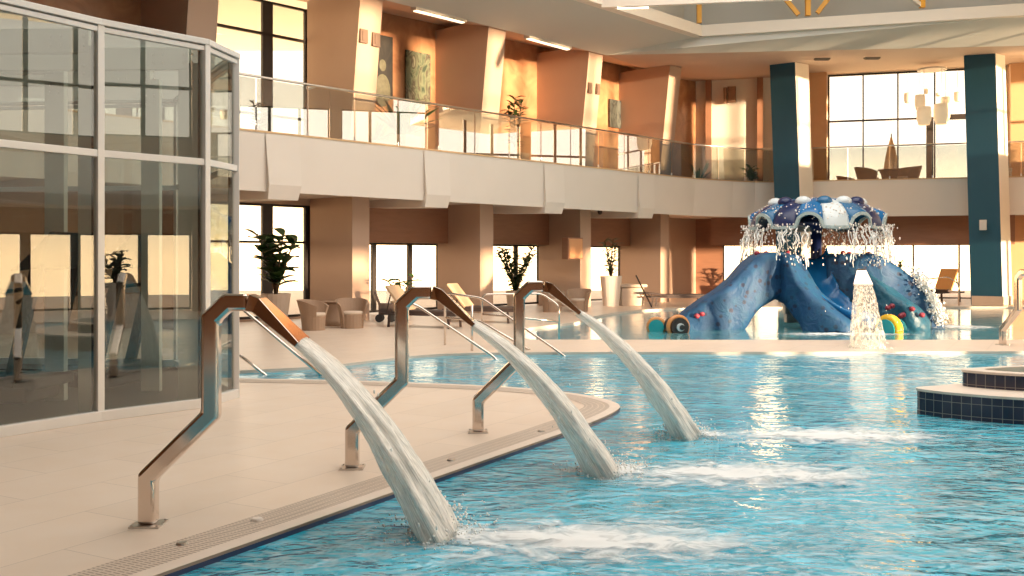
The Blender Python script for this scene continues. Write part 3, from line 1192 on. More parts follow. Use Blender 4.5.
bp_ = offs(par, 0.10)
balustrade('glass_balustrade', 'long glass balustrade with thin metal rail on the left gallery', [bp_[0], bp_[1]])
balustrade('glass_balustrade', 'curved glass balustrade with metal rail left of the first blue column', bp_[1:5], step=1.2)
balustrade('glass_balustrade', 'glass balustrade in front of the far gallery windows', bp_[5:])

# ------------------------------------------------------------------ gym glass house
def roof_mat():
    m, n, o = new_mat('translucent_roof_panel')
    a = N(n, 'ShaderNodeBsdfTransparent'); a.inputs[0].default_value = (0.75, 0.8, 0.76, 1)
    b = N(n, 'ShaderNodeBsdfTranslucent'); b.inputs[0].default_value = (0.7, 0.74, 0.7, 1)
    d = N(n, 'ShaderNodeBsdfDiffuse'); d.inputs[0].default_value = (0.6, 0.64, 0.6, 1)
    x1 = N(n, 'ShaderNodeMixShader'); x1.inputs[0].default_value = 0.5
    x2 = N(n, 'ShaderNodeMixShader'); x2.inputs[0].default_value = 0.65
    n.links.new(b.outputs[0], x1.inputs[1]); n.links.new(d.outputs[0], x1.inputs[2])
    n.links.new(a.outputs[0], x2.inputs[1]); n.links.new(x1.outputs[0], x2.inputs[2])
    n.links.new(x2.outputs[0], o.inputs[0])
    return m


gA, gB, gC = Vector((-4.03, 9.76, 0)), Vector((-3.27, 10.67, 0)), Vector((-3.15, 11.4, 0))
dA = Vector((0.517, 0.856, 0))
g0 = gA - dA * 2.3
g00 = gA - dA * 5.2
gD = Vector((-4.9, 14.6, 0)); gE = Vector((-9.5, 15.2, 0)); gF = Vector((-10.5, 8.2, 0))
HG = 3.92
gh = thing('glass_gym_enclosure', 'glass walled gym pavilion with white aluminium mullions beside the pool deck', 'glass enclosure', (0, 0, 0))
ring_g = [g00, g0, gA, gB, gC, gD, gE, gF]
Zv = lambda z: Vector((0, 0, z))
for i, p in enumerate(ring_g):
    mb = MB()
    wv = 0.075 if i < 5 else 0.06
    d_ = (ring_g[(i + 1) % 8] - ring_g[i - 1]).normalized()
    mb.box(p + Zv(HG / 2), (wv, wv, HG), math.atan2(d_.y, d_.x))
    mb.build('mullion', M_alu, gh, bevel=0.006)
    if i < 5:
        nrm = Vector((-d_.y, d_.x, 0))
        mb = MB(); mb.box(p + nrm * 0.06 + Zv(HG / 2), (0.06, 0.045, HG - 0.05), math.atan2(d_.y, d_.x))
        mb.build('seal', M_seal, gh)
for i in range(len(ring_g)):
    a, b = ring_g[i], ring_g[(i + 1) % 8]
    d_ = (b - a).normalized(); nrm = Vector((-d_.y, d_.x, 0))
    rz = math.atan2(d_.y, d_.x)
    mid = a.lerp(b, 0.5); L = (b - a).length
    for nm_, zz_, sz_ in (('bottom_rail', 0.05, (L, 0.09, 0.10)), ('middle_rail', 2.61, (L, 0.06, 0.07)), ('top_rail', HG - 0.03, (L + 0.02, 0.10, 0.06)), ('head_rail', HG - 0.10, (L, 0.06, 0.05))):
        f = MB(); f.box(mid + Zv(zz_), sz_, rz); f.build(nm_, M_alu, gh, bevel=0.006)
    for z0, z1 in ((0.1, 2.58), (2.64, HG - 0.12)):
        g = MB(); g.box(mid + Zv((z0 + z1) / 2), (L - 0.07, 0.008, z1 - z0), rz)
        g.build('glass_pane', M_gym_glass, gh)
mb = MB()
mb.add([(p.x, p.y, HG - 0.02) for p in ring_g], tessellate_polygon([ring_g]))
mb.build('roof_panel', roof_mat(), gh)
mb = MB(); mb.add([(p.x, p.y, 0.012) for p in ring_g], tessellate_polygon([ring_g]))
mb.build('gym_floor', M_gymfloor, gh)
# steel portal frames inside, bolted
def post_beam(p, qv, name='portal_frame'):
    t = MB()
    d_ = (qv - p).normalized(); rz = math.atan2(d_.y, d_.x)
    for z in (p,):
        t.box(z + Zv(1.85), (0.22, 0.09, 3.7), rz)
    t.box(qv + Zv(1.85), (0.22, 0.09, 3.7), rz)
    t.bar(p + Zv(3.75), qv + Zv(3.75), 0.10, 0.24)
    o = t.build(name, M_steel_paint, gh, bevel=0.005)
    b = MB()
    nrm = Vector((-d_.y, d_.x, 0))
    for base, sg in ((p, 1), (qv, -1)):
        for zz in (3.42, 3.50, 3.70, 3.79):
            for k in (-0.05, 0.05):
                c = base + d_ * k + nrm * 0.055 + Zv(zz)
                b.tube([c, c + nrm * 0.02], 0.014, 6)
        for zz in (3.70, 3.79):
            for k in (0.28, 0.38):
                c = base + d_ * (k * sg) + nrm * 0.065 + Zv(zz)
                b.tube([c, c + nrm * 0.015], 0.014, 6)
    b.build('bolt_heads', M_inox2, o)


for (fx, fy, fl) in ((-4.20, 9.97, 3.6), (-3.50, 10.86, 4.6), (-5.06, 11.1, 3.4), (-4.27, 11.85, 4.2)):
    post_beam(Vector((fx, fy, 0)), Vector((fx - fl, fy + 0.12, 0)))
# treadmills inside
def treadmill():
    t = thing('treadmill', 'black treadmill behind the first glass pane of the gym', 'treadmill')
    mb = MB(); mb.box((0, 0, 0.12), (1.75, 0.75, 0.16)); mb.box((0.75, 0, 0.22), (0.4, 0.72, 0.12)); mb.build('deck', M_black, t, bevel=0.03)
    mb = MB(); mb.box((-0.1, 0, 0.205), (1.35, 0.48, 0.015)); mb.build('belt', M_dark, t)
    for sy in (-1, 1):
        mb = MB(); mb.bar((0.70, 0.34 * sy, 0.2), (0.98, 0.34 * sy, 1.35), 0.07, 0.11); mb.build('upright', M_black, t, bevel=0.01)
        mb = MB(); mb.tube([(0.92, 0.34 * sy, 1.12), (0.6, 0.36 * sy, 1.08), (0.35, 0.36 * sy, 0.95)], 0.022, 8); mb.build('handrail', M_black, t, smooth=True)
    mb = MB(); mb.hexa([Vector(v) for v in ((0.72, -0.40, 1.28), (1.0, -0.40, 1.30), (1.0, 0.40, 1.30), (0.72, 0.40, 1.28))], [Vector(v) for v in ((0.82, -0.36, 1.36), (1.10, -0.34, 1.66), (1.10, 0.34, 1.66), (0.82, 0.36, 1.36))])
    mb.build('console', M_black, t, bevel=0.02)
    mb = MB(); mb.bar((0.86, -0.2, 1.44), (0.86, 0.2, 1.44), 0.01, 0.14); mb.build('screen', M_inox2, t)
    return t


tm = treadmill()
tm.location = (-5.55, 10.9, 0.02); tm.rotation_euler = (0, 0, R(-5)); tm.scale = (1.12,) * 3
tm.location.x = -6.0
dup(tm, (-5.6, 12.2, 0.02), R(-8), 'black treadmill behind the middle glass pane of the gym')
tm['group'] = 'gym treadmills'
for ch in S.objects:
    if ch.name.startswith('treadmill'): ch['group'] = 'gym treadmills'

# ------------------------------------------------------------------ water arches
def rbar(mb, pts, sizes):
    """square pipe along pts in the XZ plane: mitred; sizes = (half along y, half across)"""
    n_ = len(pts)
    rings = []
    for i, p in enumerate(pts):
        p = Vector(p)
        a = (Vector(pts[i]) - Vector(pts[i - 1])).normalized() if i else None
        b = (Vector(pts[i + 1]) - p).normalized() if i < n_ - 1 else None
        t = ((a or b) + (b or a)).normalized()
        k = 1 / max(0.35, t.dot(a or b))
        nn = Vector((-t.z, 0, t.x)) * k
        hy, hn = sizes[i]
        rings.append([p + nn * hn + Vector((0, hy, 0)), p + nn * hn - Vector((0, hy, 0)), p - nn * hn - Vector((0, hy, 0)), p - nn * hn + Vector((0, hy, 0))])
    mb.loft(rings, 0, True)


def water_arch():
    t = thing('water_arch', 'nearest bent steel water spout on the deck edge', 'water spout', (0, 0, 0))
    mb = MB(); mb.box((0, 0, 0.006), (0.18, 0.17, 0.012)); 
    for a in (-1, 1):
        for b in (-1, 1): mb.tube([(0.075 * a, 0.07 * b, 0.01), (0.075 * a, 0.07 * b, 0.018)], 0.007, 6)
    mb.build('base_plate', M_inox2, t)
    r_ = 0.052
    mb = MB()
    rbar(mb, [(0, 0, 0.01), (0, 0, 0.29), (0.375, 0, 0.66), (0.375, 0, 1.235), (0.475, 0, 1.33), (0.60, 0, 1.33)], [(r_, r_)] * 6)
    mb.build('pipe', M_inox, t, bevel=0.022)
    mb = MB()
    rbar(mb, [(0.60, 0, 1.33), (0.66, 0, 1.315), (0.92, 0, 1.09)], [(r_, r_), (0.085, 0.045), (0.17, 0.018)])
    mb.build('nozzle', M_inox, t, bevel=0.004)
    return t


def jet(loc, rz, label, x1=1.72, flat=False, name='water_jet', z1=-0.06, wy=(0.15, 0.27), wn_=(0.035, 0.12), seed=0):
    """a falling sheet of aerated water from nozzle to pool"""
    z0, x0 = 1.09, 0.91
    nseg, m = 46, 40
    ax, bz = x1 - x0, 0.62
    cz = (z0 - z1) - bz
    mb = MB(); uv = []
    rings = []
    for i in range(nseg + 1):
        u = i / nseg
        p = Vector((x0 + ax * u, 0, z0 - bz * u - cz * u * u))
        t_ = Vector((ax, 0, -bz - 2 * cz * u)).normalized()
        nn = Vector((-t_.z, 0, t_.x))
        hy = wy[0] + (wy[1] - wy[0]) * u
        hn = wn_[0] + (wn_[1] - wn_[0]) * u
        rg = []
        for k in range(m):
            a = 2 * PI * k / m
            ridge = 1 + (0.10 + 0.28 * u) * noise.noise(Vector((math.cos(a) * 2.6, math.sin(a) * 2.6, u * 1.3 + seed))) + 0.16 * u * noise.noise(Vector((math.cos(a) * 7, math.sin(a) * 7, u * 3.5 + seed + 9)))
            ridge += (0.05 + 0.10 * u) * noise.noise(Vector((math.cos(a) * 14, math.sin(a) * 14, u * 9 + seed)))
            rg.append(p + Vector((0, hy * math.cos(a) * ridge, 0)) + nn * (hn * math.sin(a) * ridge))
            uv.append((u * 1.2 + seed, k / m))
        rings.append(rg)
    mb.loft(rings, 0, True)
    o = mb.build(name, M_sheet if flat else M_jet, smooth=True, uvs=uv)
    o.location = loc
    o.rotation_euler = (0, 0, rz)
    tag(o, label, 'water jet', 'fountain jets falling into the pool', 'stuff' if False else None)
    # splash drops as a child
    dr = MB()
    rnd = random.Random(seed + 3)
    for _ in range(60):
        u = 0.4 + 0.6 * rnd.random()
        p = Vector((x0 + ax * u, 0, z0 - bz * u - cz * u * u))
        sp = 0.03 + 0.06 * u
        c = p + Vector((rnd.gauss(0, sp * 0.8), rnd.gauss(0, wy[1] * 0.75), rnd.gauss(0, sp * 0.5)))
        r2 = rnd.uniform(0.003, 0.007)
        dr.ball(c, r2, 5, 3, sc=(1, 1, 2.2))
    for _ in range(800):
        a = rnd.uniform(0, 2 * PI); q = abs(rnd.gauss(0.12, 0.13))
        hgt = rnd.expovariate(26)
        dr.ball((x1 + 0.03 + q * math.cos(a), q * 1.2 * math.sin(a), z1 + 0.005 + hgt), rnd.uniform(0.003, 0.010), 5, 3)
    d2 = dr.build('splash_drops', M_drop, o, smooth=True)
    d2['kind'] = 'stuff'
    return o


arch = water_arch()
AR = [((-2.17, 5.97), 0.0, 'nearest bent steel water spout, in front of the glass gym', 'nearest and widest water jet pouring into the pool'),
      ((-1.21, 7.58), R(2), 'middle of the three bent steel water spouts on the near deck', 'middle of the three near water jets'),
      ((-0.31, 9.14), R(2), 'third bent steel water spout, closest to the peninsula tip', 'third water jet, falling past the peninsula tip'),
      ((6.56, 19.0), R(-102.7), 'steel water spout facing the camera on the far deck strip, behind its jet', 'clear water sheet falling toward the camera in front of the blue slide'),
      ((8.93, 18.2), R(-75), 'steel water spout at the right edge of the picture on the far deck strip', None)]
for i, (p, rz, la, lj) in enumerate(AR):
    loc = (p[0], p[1], 0)
    if i == 0:
        arch.location = loc; arch['label'] = la; arch['group'] = 'bent steel water spouts'; arch.rotation_euler = (0, 0, rz)
    else:
        dup(arch, loc, rz, la, group='bent steel water spouts')
    if lj:
        if i == 3:
            jet(loc, rz, lj, x1=1.62, flat=True, wy=(0.15, 0.29), wn_=(0.02, 0.05), seed=31)
        else:
            jet(loc, rz, lj, x1=(1.74, 1.93, 1.93)[i], seed=i * 7)


# foam where the jets land
def foam(cx, cy, lx, ly, seed, lab, z=-0.032, rz=0.0):
    nx, ny = 60, 36
    mb = MB(); uv = []
    for j in range(ny + 1):
        for i in range(nx + 1):
            u, v = i / nx, j / ny
            x_, y_ = (u - 0.5) * lx, (v - 0.5) * ly
            r2 = min(1, 2 * math.hypot(u - 0.5, v - 0.5))
            h = (1 - r2) * (0.012 + 0.05 * max(0, noise.noise(Vector((x_ * 5, y_ * 7, seed)))) + 0.02 * noise.noise(Vector((x_ * 14, y_ * 18, seed + 5))))
            mb.v.append((x_, y_, max(0.002, h)))
            uv.append((u, v))
    for j in range(ny):
        for i in range(nx):
            a = j * (nx + 1) + i
            mb.f.append([a, a + 1, a + nx + 2, a + nx + 1]); mb.mi.append(0)
    o = mb.build('water_foam', M_foam, smooth=True, uvs=uv, loc=(cx, cy, z))
    o.rotation_euler = (0, 0, rz)
    tag(o, lab, 'foam', None, 'stuff')
    return o


foam(0.45, 5.75, 3.4, 1.5, 1, 'white foam drifting right from the nearest jet')
foam(-0.35, 5.9, 0.8, 0.6, 2, 'thick white foam at the foot of the nearest jet')
foam(1.75, 7.5, 3.6, 1.7, 3, 'white foam drifting right from the middle jet')
foam(0.85, 7.65, 0.8, 0.6, 4, 'thick white foam at the foot of the middle jet')
foam(2.9, 9.1, 3.6, 1.6, 5, 'white foam drifting right from the third jet')
foam(1.8, 9.2, 0.7, 0.6, 6, 'thick white foam at the foot of the third jet')
foam(6.6, 17.0 - 0.1, 2.4, 1.2, 7, 'foam at the foot of the clear water sheet')

foam(7.0, 21.2, 4.6, 1.5, 8, 'foam on the shallow pool in front of the blue slide', -0.04)
foam(10.4, 23.4, 3.2, 2.6, 9, 'foam on the shallow pool right of the blue slide', -0.04)

# ------------------------------------------------------------------ handrails
def rail(label, paths, r=0.022, group='pool handrails'):
    base = Vector(paths[0][0])
    o = thing('pool_handrail', label, 'handrail', (base.x, base.y, 0), group=group)
    for i, p in enumerate(paths):
        mb = MB()
        q = [Vector(v) - Vector((base.x, base.y, 0)) for v in p]
        # round the bends
        sm = [q[0]]
        for k in range(1, len(q) - 1):
            a, b, c = q[k - 1], q[k], q[k + 1]
            rr = min(0.12, (b - a).length * 0.45, (c - b).length * 0.45)
            p1 = b + (a - b).normalized() * rr; p2 = b + (c - b).normalized() * rr
            for j in range(5):
                u = j / 4
                sm.append(p1.lerp(b, u).lerp(b.lerp(p2, u), u))
        sm.append(q[-1])
        mb.tube(sm, r, 8)
        mb.build('rail' if i == 0 else 'brace', M_inox, o, smooth=True)
    return o


def gz(px, py, h): return G(px, py, h)


b1 = G(445, 345); rail('long stair handrail sloping into the narrow water behind the second spout', [
    [b1, b1 + Zv(0.95), Vector((-0.55, 18.0, 0.86)), Vector((0.80, 16.7, 0.0)), Vector((0.95, 16.5, -0.1))],
    [b1 + Zv(0.5), Vector((-0.6, 18.1, 0.45)), Vector((0.3, 17.2, -0.0))]])
b2 = G(398, 352); rail('stair handrail nearer the camera, ending left of the third spout', [
    [b2, b2 + Zv(0.9), Vector((-1.6, 16.9, 0.78)), Vector((-0.3, 16.1, 0.0)), Vector((-0.2, 16.0, -0.1))],
    [G(472, 351), G(472, 351) + Zv(0.78)]])
b3 = Vector((0.04 - 0.7, 21.9, 0)); rail('bow shaped handrail beside the shallow pool', [
    [b3, b3 + Zv(0.78), Vector((0.65, 21.9, 0.80)), Vector((1.02, 21.7, 0.55)), Vector((1.02, 21.7, -0.05))],
    [b3 + Zv(0.35), Vector((1.02, 21.7, 0.20))]])
b4 = Vector((-4.35, 14.6, 0)); rail('handrail sloping down behind the nearest spout', [
    [b4, b4 + Zv(0.98), b4 + Vector((0.35, -0.1, 0.92)), Vector((-2.55, 13.8, -0.1))],
    [Vector((-4.0, 14.3, 0.28)), Vector((-3.35, 13.9, -0.1))]])
b5 = Vector((13.5, 32.9, 0)); rail('small bow handrail beside the orange lounger', [
    [b5, b5 + Zv(0.85), Vector((14.4, 33.0, 0.95)), Vector((14.7, 32.9, 0.7)), Vector((14.7, 32.9, 0.0))]])

# ------------------------------------------------------------------ furniture
def tub_chair(m, cm, label):
    t = thing('tub_chair', label, 'chair')
    # flared wraparound shell, open at the front (+x)
    mb = MB()
    rings_o, rings_i = [], []
    for z, ro in ((0.0, 0.29), (0.15, 0.30), (0.40, 0.33), (0.66, 0.40), (0.74, 0.42)):
        row = []
        for k in range(19):
            a = R(55) + R(250) * k / 18
            hh = z * (1 - 0.22 * (abs(k - 9) / 9) ** 3) 
            row.append(Vector((ro * math.cos(a), ro * math.sin(a) * 0.98, hh)))
        inn = [Vector((v.x * (1 - 0.05 / ro), v.y * (1 - 0.05 / ro), v.z)) for v in row]
        rings_o.append(row + inn[::-1])
    mb.loft(rings_o, 0, True)
    mb.build('shell', m, t, smooth=False)
    mb = MB(); mb.lathe([(0.0, 0.0), (0.27, 0.0), (0.28, 0.34), (0.0, 0.34)], seg=20); mb.build('seat_base', m, t)
    mb = MB(); mb.lathe([(0.0, 0.34), (0.27, 0.34), (0.285, 0.38), (0.27, 0.42), (0.0, 0.43)], seg=20); mb.build('cushion', cm, t, smooth=True)
    return t


def low_table(m, label, loc):
    t = thing('wicker_table', label, 'table', loc)
    mb = MB(); mb.lathe([(0, 0), (0.27, 0), (0.22, 0.15), (0.18, 0.32), (0.22, 0.5), (0.27, 0.6), (0, 0.6)], seg=20); mb.build('pedestal', m, t, smooth=True)
    mb = MB(); mb.lathe([(0, 0.6), (0.30, 0.6), (0.31, 0.63), (0, 0.635)], seg=24); mb.build('tabletop', m, t)
    return t


tc_ = tub_chair(M_wicker, M_cush, 'tan wicker tub chair left of the low table near the big leafy plant')
tc_['group'] = 'tan wicker tub chairs'
tc_.location = G(314, 330); tc_.rotation_euler = (0, 0, R(-15)); tc_.scale = (0.9,) * 3
dup(tc_, G(352, 328), R(-70), 'tan wicker tub chair right of the low table near the big leafy plant')
low_table(M_wicker, 'round tan wicker table between two tub chairs', G(333.5, 325.5)).scale = (0.9,) * 3
dup(tc_, G(552, 312), R(-60), 'left wicker chair of the pair behind the bow handrail')
dup(tc_, G(579, 311.5), R(-110), 'right wicker chair of the pair behind the bow handrail')
GZ = 3.99
tcd = tub_chair(M_wicker_d, M_cush, 'brown tub chair at the left of the far gallery table')
tcd['group'] = 'brown tub chairs on the far gallery'
def onfar(px, d): return Vector(((px - 512) / 1000 * d, d, GZ))
tcd.location = onfar(869, 36.9); tcd.rotation_euler = (0, 0, R(-20)); tcd.scale = (1.25,) * 3
dup(tcd, onfar(907, 36.3), R(200), 'brown tub chair at the right of the far gallery table')
dup(tcd, onfar(847, 38.0), R(-40), 'tub chair at the far left by the gallery windows', sc=0.95)
lt = low_table(M_wicker_d, 'round brown table between the tub chairs on the far gallery', onfar(889, 36.7)); lt.scale = (1.3,) * 3


def lounger(back, seatm, label, angle=50):
    t = thing('sun_lounger', label, 'sun lounger')
    mb = MB()
    mb.bar((-0.95, -0.32, 0.30), (0.95, -0.32, 0.30), 0.04, 0.05); mb.bar((-0.95, 0.32, 0.30), (0.95, 0.32, 0.30), 0.04, 0.05)
    for x_ in (-0.93, -0.35, 0.93): mb.bar((x_, -0.32, 0.30), (x_, 0.32, 0.30), 0.04, 0.04)
    mb.build('frame', M_dark, t)
    for x_ in (-0.75, 0.78):
        for y_ in (-0.31, 0.31):
            mb = MB(); mb.bar((x_, y_, 0.0), (x_ * 0.97, y_, 0.30), 0.045, 0.045); mb.build('leg', M_dark, t)
    mb = MB(); mb.box((0.28, 0, 0.355), (1.30, 0.60, 0.07)); mb.build('seat_cushion', seatm, t, bevel=0.02)
    a = R(angle); L = 0.75
    mb = MB(); mb.bar((-0.36, 0, 0.36), (-0.36 - L * math.cos(a), 0, 0.36 + L * math.sin(a)), 0.60, 0.06); mb.build('backrest', back, t, bevel=0.02)
    mb = MB()
    for y_ in (-0.24, 0.24): mb.bar((-0.85, y_, 0.30), (-0.36 - L * 0.75 * math.cos(a), y_, 0.36 + L * 0.75 * math.sin(a)), 0.025, 0.025)
    mb.build('strut', M_dark, t)
    return t


l1 = lounger(M_sling, M_dark, 'sun lounger with raised tan backrest beneath the leftmost lintel')
l1['group'] = 'tan sun loungers'
l1.location = G(424, 327); l1.rotation_euler = (0, 0, R(-22))
dup(l1, G(483, 322), R(-20), 'sun lounger with tan backrest in front of the second column, beside the handrails')
l2 = lounger(M_dark, M_dark, 'low dark sun lounger lying flat by the shallow pool left of the blue slide', 6)
l2.location = G(677, 306); l2.rotation_euler = (0, 0, R(3))
l3 = lounger(M_orange_fab, M_dark, 'sun lounger with orange backrest left of the right blue column', 62)
l3.location = (15.0, 35.4, 0); l3.rotation_euler = (0, 0, R(212)); l3.scale = (1.15,) * 3
# stone bench block and leaning pole by the tall planter
mb = MB(); mb.box((0, 0, 0.3), (0.75, 0.7, 0.6), R(10)); mb.box((0.02, 0, 0.66), (0.9, 0.8, 0.10), R(10))
tag(mb.build('stone_cabinet', M_pot, loc=G(630, 305.5), bevel=0.02), 'low square stone cabinet right of the tall planter with the small tree', 'cabinet')
mb = MB(); mb.tube([G(652, 307.5), G(636, 306.5) + Vector((0, 0, 1.0))], 0.025, 6)
tag(mb.build('leaning_pole', M_dark), 'thin dark pole leaning against the stone cabinet', 'pole')
# stroller-like service cart dark
t = thing('service_cart', 'small dark wheeled cart left of the first sun lounger', 'cart', G(386, 322))
mb = MB(); mb.box((0, 0, 0.32), (0.34, 0.3, 0.28)); mb.bar((-0.15, 0, 0.4), (-0.28, 0, 0.75), 0.25, 0.03); mb.build('body', M_dark, t, bevel=0.02)
for a in (-1, 1):
    for b in (-1, 1):
        mb = MB(); mb.tube([(0.15 * a, 0.13 * b - 0.02, 0.1), (0.15 * a, 0.13 * b + 0.02, 0.1)], 0.1, 12); mb.build('wheel', M_black, t)
# hung orange box beside the third bay
t = thing('wall_box', 'orange brown square box mounted high on the third lower pier', 'wall box', F(12.6, 0.95, 1.55), math.atan2(D.y, D.x))
mb = MB(); mb.box((0, 0, 0.32), (0.75, 0.25, 0.68)); mb.build('case', M_lintel, t, bevel=0.01)
mb = MB(); mb.box((0, -0.135, 0.32), (0.66, 0.02, 0.6)); mb.build('front_panel', mat('copper_panel', (0.62, 0.30, 0.14), 0.4), t)

# ------------------------------------------------------------------ plants
def pot_round(r0, r1, h, m, t):
    mb = MB(); mb.lathe([(0, 0), (r0, 0), (r1, h), (r1 - 0.03, h), (r1 - 0.05, h - 0.06), (0, h - 0.06)], seg=20)
    return mb.build('pot', m, t, smooth=False)


def pot_square(r0, r1, h, m, t):
    mb = MB(); mb.lathe([(0, 0), (r0 * 1.3, 0), (r1 * 1.3, h), (r1 * 1.3 - 0.05, h), (r1 * 1.3 - 0.07, h - 0.08), (0, h - 0.08)], seg=4)
    return mb.build('pot', m, t)


def soil(r, h, t):
    mb = MB(); mb.lathe([(0, h), (r, h - 0.01)], seg=16); mb.build('soil', M_soil, t)


def rubber_plant(label, loc, H=1.5, n_=34, m=M_leaf, pot=(0.24, 0.34, 0.75, M_pot), ll=0.34, lw=0.15, stems=3, spread=0.35, seed=1, rz=0, leafy=0.35, sq=False, sc=1.0):
    rnd = random.Random(seed)
    t = thing('potted_plant', label, 'potted plant', loc, rz, 'potted plants', sc)
    (pot_square if sq else pot_round)(pot[0], pot[1], pot[2], pot[3], t)
    soil(pot[1] - 0.05, pot[2] - 0.05, t)
    st, lf = MB(), MB()
    for k in range(stems):
        a = 2 * PI * k / stems + rnd.random()
        pts = []
        hh = H * rnd.uniform(0.75, 1.0)
        for i in range(7):
            u = i / 6
            pts.append(Vector((math.cos(a) * spread * u ** 1.3 + rnd.uniform(-.02, .02), math.sin(a) * spread * u ** 1.3, pot[2] - 0.08 + hh * u)))
        st.tube(pts, 0.012, 6, rs=[0.03 - 0.017 * i / 6 for i in range(7)])
        for i in range(int(1.3 * n_ / stems)):
            u = leafy * 0.5 + (1 - leafy * 0.5) * (i + rnd.random()) / (1.3 * n_ / stems)
            u = min(u, 1.0)
            j = min(5, int(u * 6)); p = pts[j].lerp(pts[j + 1], u * 6 - j)
            b = rnd.uniform(0, 2 * PI)
            lf.leaf(p, (math.cos(b), math.sin(b), rnd.uniform(0.1, 0.9)), 1.25 * ll * rnd.uniform(0.7, 1.15), 1.9 * lw * rnd.uniform(0.8, 1.1), droop=rnd.uniform(0.2, 0.9))
    st.build('stem', M_bark, t, smooth=True)
    lf.build('foliage', m, t, smooth=True)
    return t


def agave(label, loc, L=1.0, n_=22, m=M_leaf, pot=(0.3, 0.36, 0.6, M_pot), seed=1, sq=True, w_=0.09, up=0.9, sc=1.0):
    rnd = random.Random(seed)
    t = thing('potted_plant', label, 'potted plant', loc, 0.3, 'potted plants', sc)
    (pot_square if sq else pot_round)(pot[0], pot[1], pot[2], pot[3], t)
    soil(pot[1] - 0.05, pot[2] - 0.05, t)
    lf = MB()
    for i in range(n_):
        b = rnd.uniform(0, 2 * PI); e_ = rnd.uniform(0.35, 1.8) * up
        lf.leaf((0.03 * math.cos(b), 0.03 * math.sin(b), pot[2] - 0.06), (math.cos(b), math.sin(b), e_ * 1.5), L * rnd.uniform(0.7, 1.1), w_ * 1.5, droop=rnd.uniform(0.1, 0.7), seg=6)
    lf.build('foliage', m, t, smooth=True)
    return t


rubber_plant('large dark rubber plant in a tall tan pot in front of the left window', G(276, 326), H=1.55, n_=54, seed=3, ll=0.36, lw=0.17, stems=4, spread=0.45)
rubber_plant('leafy plant in a pale pot at the left lintel window', G(401, 321), H=0.75, n_=24, seed=5, ll=0.25, lw=0.09, pot=(0.2, 0.27, 0.5, M_pot))
rubber_plant('bushy tree seen against the window of the second lower bay', F(11.3, 2.2), H=1.5, n_=260, seed=8, ll=0.17, lw=0.08, stems=7, spread=0.6, pot=(0.24, 0.3, 0.55, M_pot), leafy=0.1)
rubber_plant('small tree in a tall white tapered planter beside the third lower bay', G(611, 306), H=1.35, n_=90, seed=9, ll=0.22, lw=0.05, stems=3, spread=0.22, pot=(0.26, 0.36, 0.98, M_pot_w), leafy=0.1)
rubber_plant('slim light green plant behind the left arm of the blue slide', W(2.2, -0.9), H=0.8, n_=30, seed=12, m=M_leaf2, ll=0.2, lw=0.07, pot=(0.2, 0.26, 0.5, M_pot))
rubber_plant('thin yellow green plant at the window behind the right arm of the blue slide', W(7.55, -0.8), H=1.2, n_=30, seed=13, m=M_leaf2, ll=0.18, lw=0.07, stems=1, spread=0.05, pot=(0.17, 0.22, 0.4, M_pot))
rubber_plant('small orange pot with low plant left of the orange lounger', (13.5, 35.0, 0), H=0.25, n_=14, seed=14, ll=0.15, lw=0.06, pot=(0.2, 0.3, 0.5, M_orange_fab))
# gallery plants
gf = lambda s, t: F(s, t, GZ)
agave('spiky agave in a square stone planter beneath the green picture', gf(5.3, 0.75), L=1.15, n_=26, seed=2, pot=(0.36, 0.40, 0.75, M_pot), w_=0.10)
agave('small spiky plant left of the big agave planter on the gallery', gf(4.75, 1.2), L=0.8, n_=18, seed=4, pot=(0.2, 0.25, 0.6, M_pot), w_=0.05)
rubber_plant('tall dark shrub in a planter before the sunlit gallery wall', gf(9.55, 0.65), H=1.75, n_=80, seed=21, ll=0.26, lw=0.06, stems=3, spread=0.22, pot=(0.28, 0.34, 0.62, M_pot), sq=True)
rubber_plant('thin dark plant in front of the tall gallery window at the left', gf(0.95, 0.7), H=1.1, n_=44, seed=22, ll=0.2, lw=0.05, stems=2, spread=0.12, pot=(0.22, 0.28, 0.3, M_pot))
agave('spiky dark plant at the curve of the gallery balustrade', Vector((6.9, 36.9, GZ)), L=0.9, n_=22, seed=23, pot=(0.25, 0.3, 0.4, M_pot), w_=0.06)
rubber_plant('light green plant near the left blue column on the gallery', Vector((8.95, 37.4, GZ)), H=0.55, n_=40, seed=24, m=M_leaf2, ll=0.25, lw=0.09, stems=3, spread=0.2, pot=(0.18, 0.24, 0.45, M_pot_w))
rubber_plant('small red brown plant in a pot at the right end of the far gallery', Vector((17.15, 34.9, GZ)), H=0.35, n_=30, seed=25, m=M_bark, ll=0.2, lw=0.08, stems=3, spread=0.15, pot=(0.22, 0.28, 0.7, M_pot_w))
agave('green potted plant on the gallery above the middle gym panes', gf(-4.0, 0.6), L=0.9, n_=26, seed=26, m=M_leaf, pot=(0.3, 0.3, 1.0, M_pot), w_=0.12)
agave('green potted plant on the gallery above the first gym pane', gf(-6.1, 0.6), L=0.9, n_=26, seed=27, m=M_leaf, pot=(0.3, 0.3, 1.0, M_pot), w_=0.12)
# plants on the other side of the pool, mirrored in the gym glass
rubber_plant('plant in a white pot by the right hand windows, mirrored in the gym glass', (14.4, 6.2, 0), H=1.0, n_=40, seed=31, ll=0.3, lw=0.12, stems=3, spread=0.3, pot=(0.22, 0.3, 0.9, M_pot_w))
rubber_plant('tall bush by the right hand windows, mirrored in the gym glass', (14.3, 1.5, 0), H=2.1, n_=160, seed=32, ll=0.28, lw=0.1, stems=5, spread=0.6, pot=(0.3, 0.4, 0.6, M_pot))

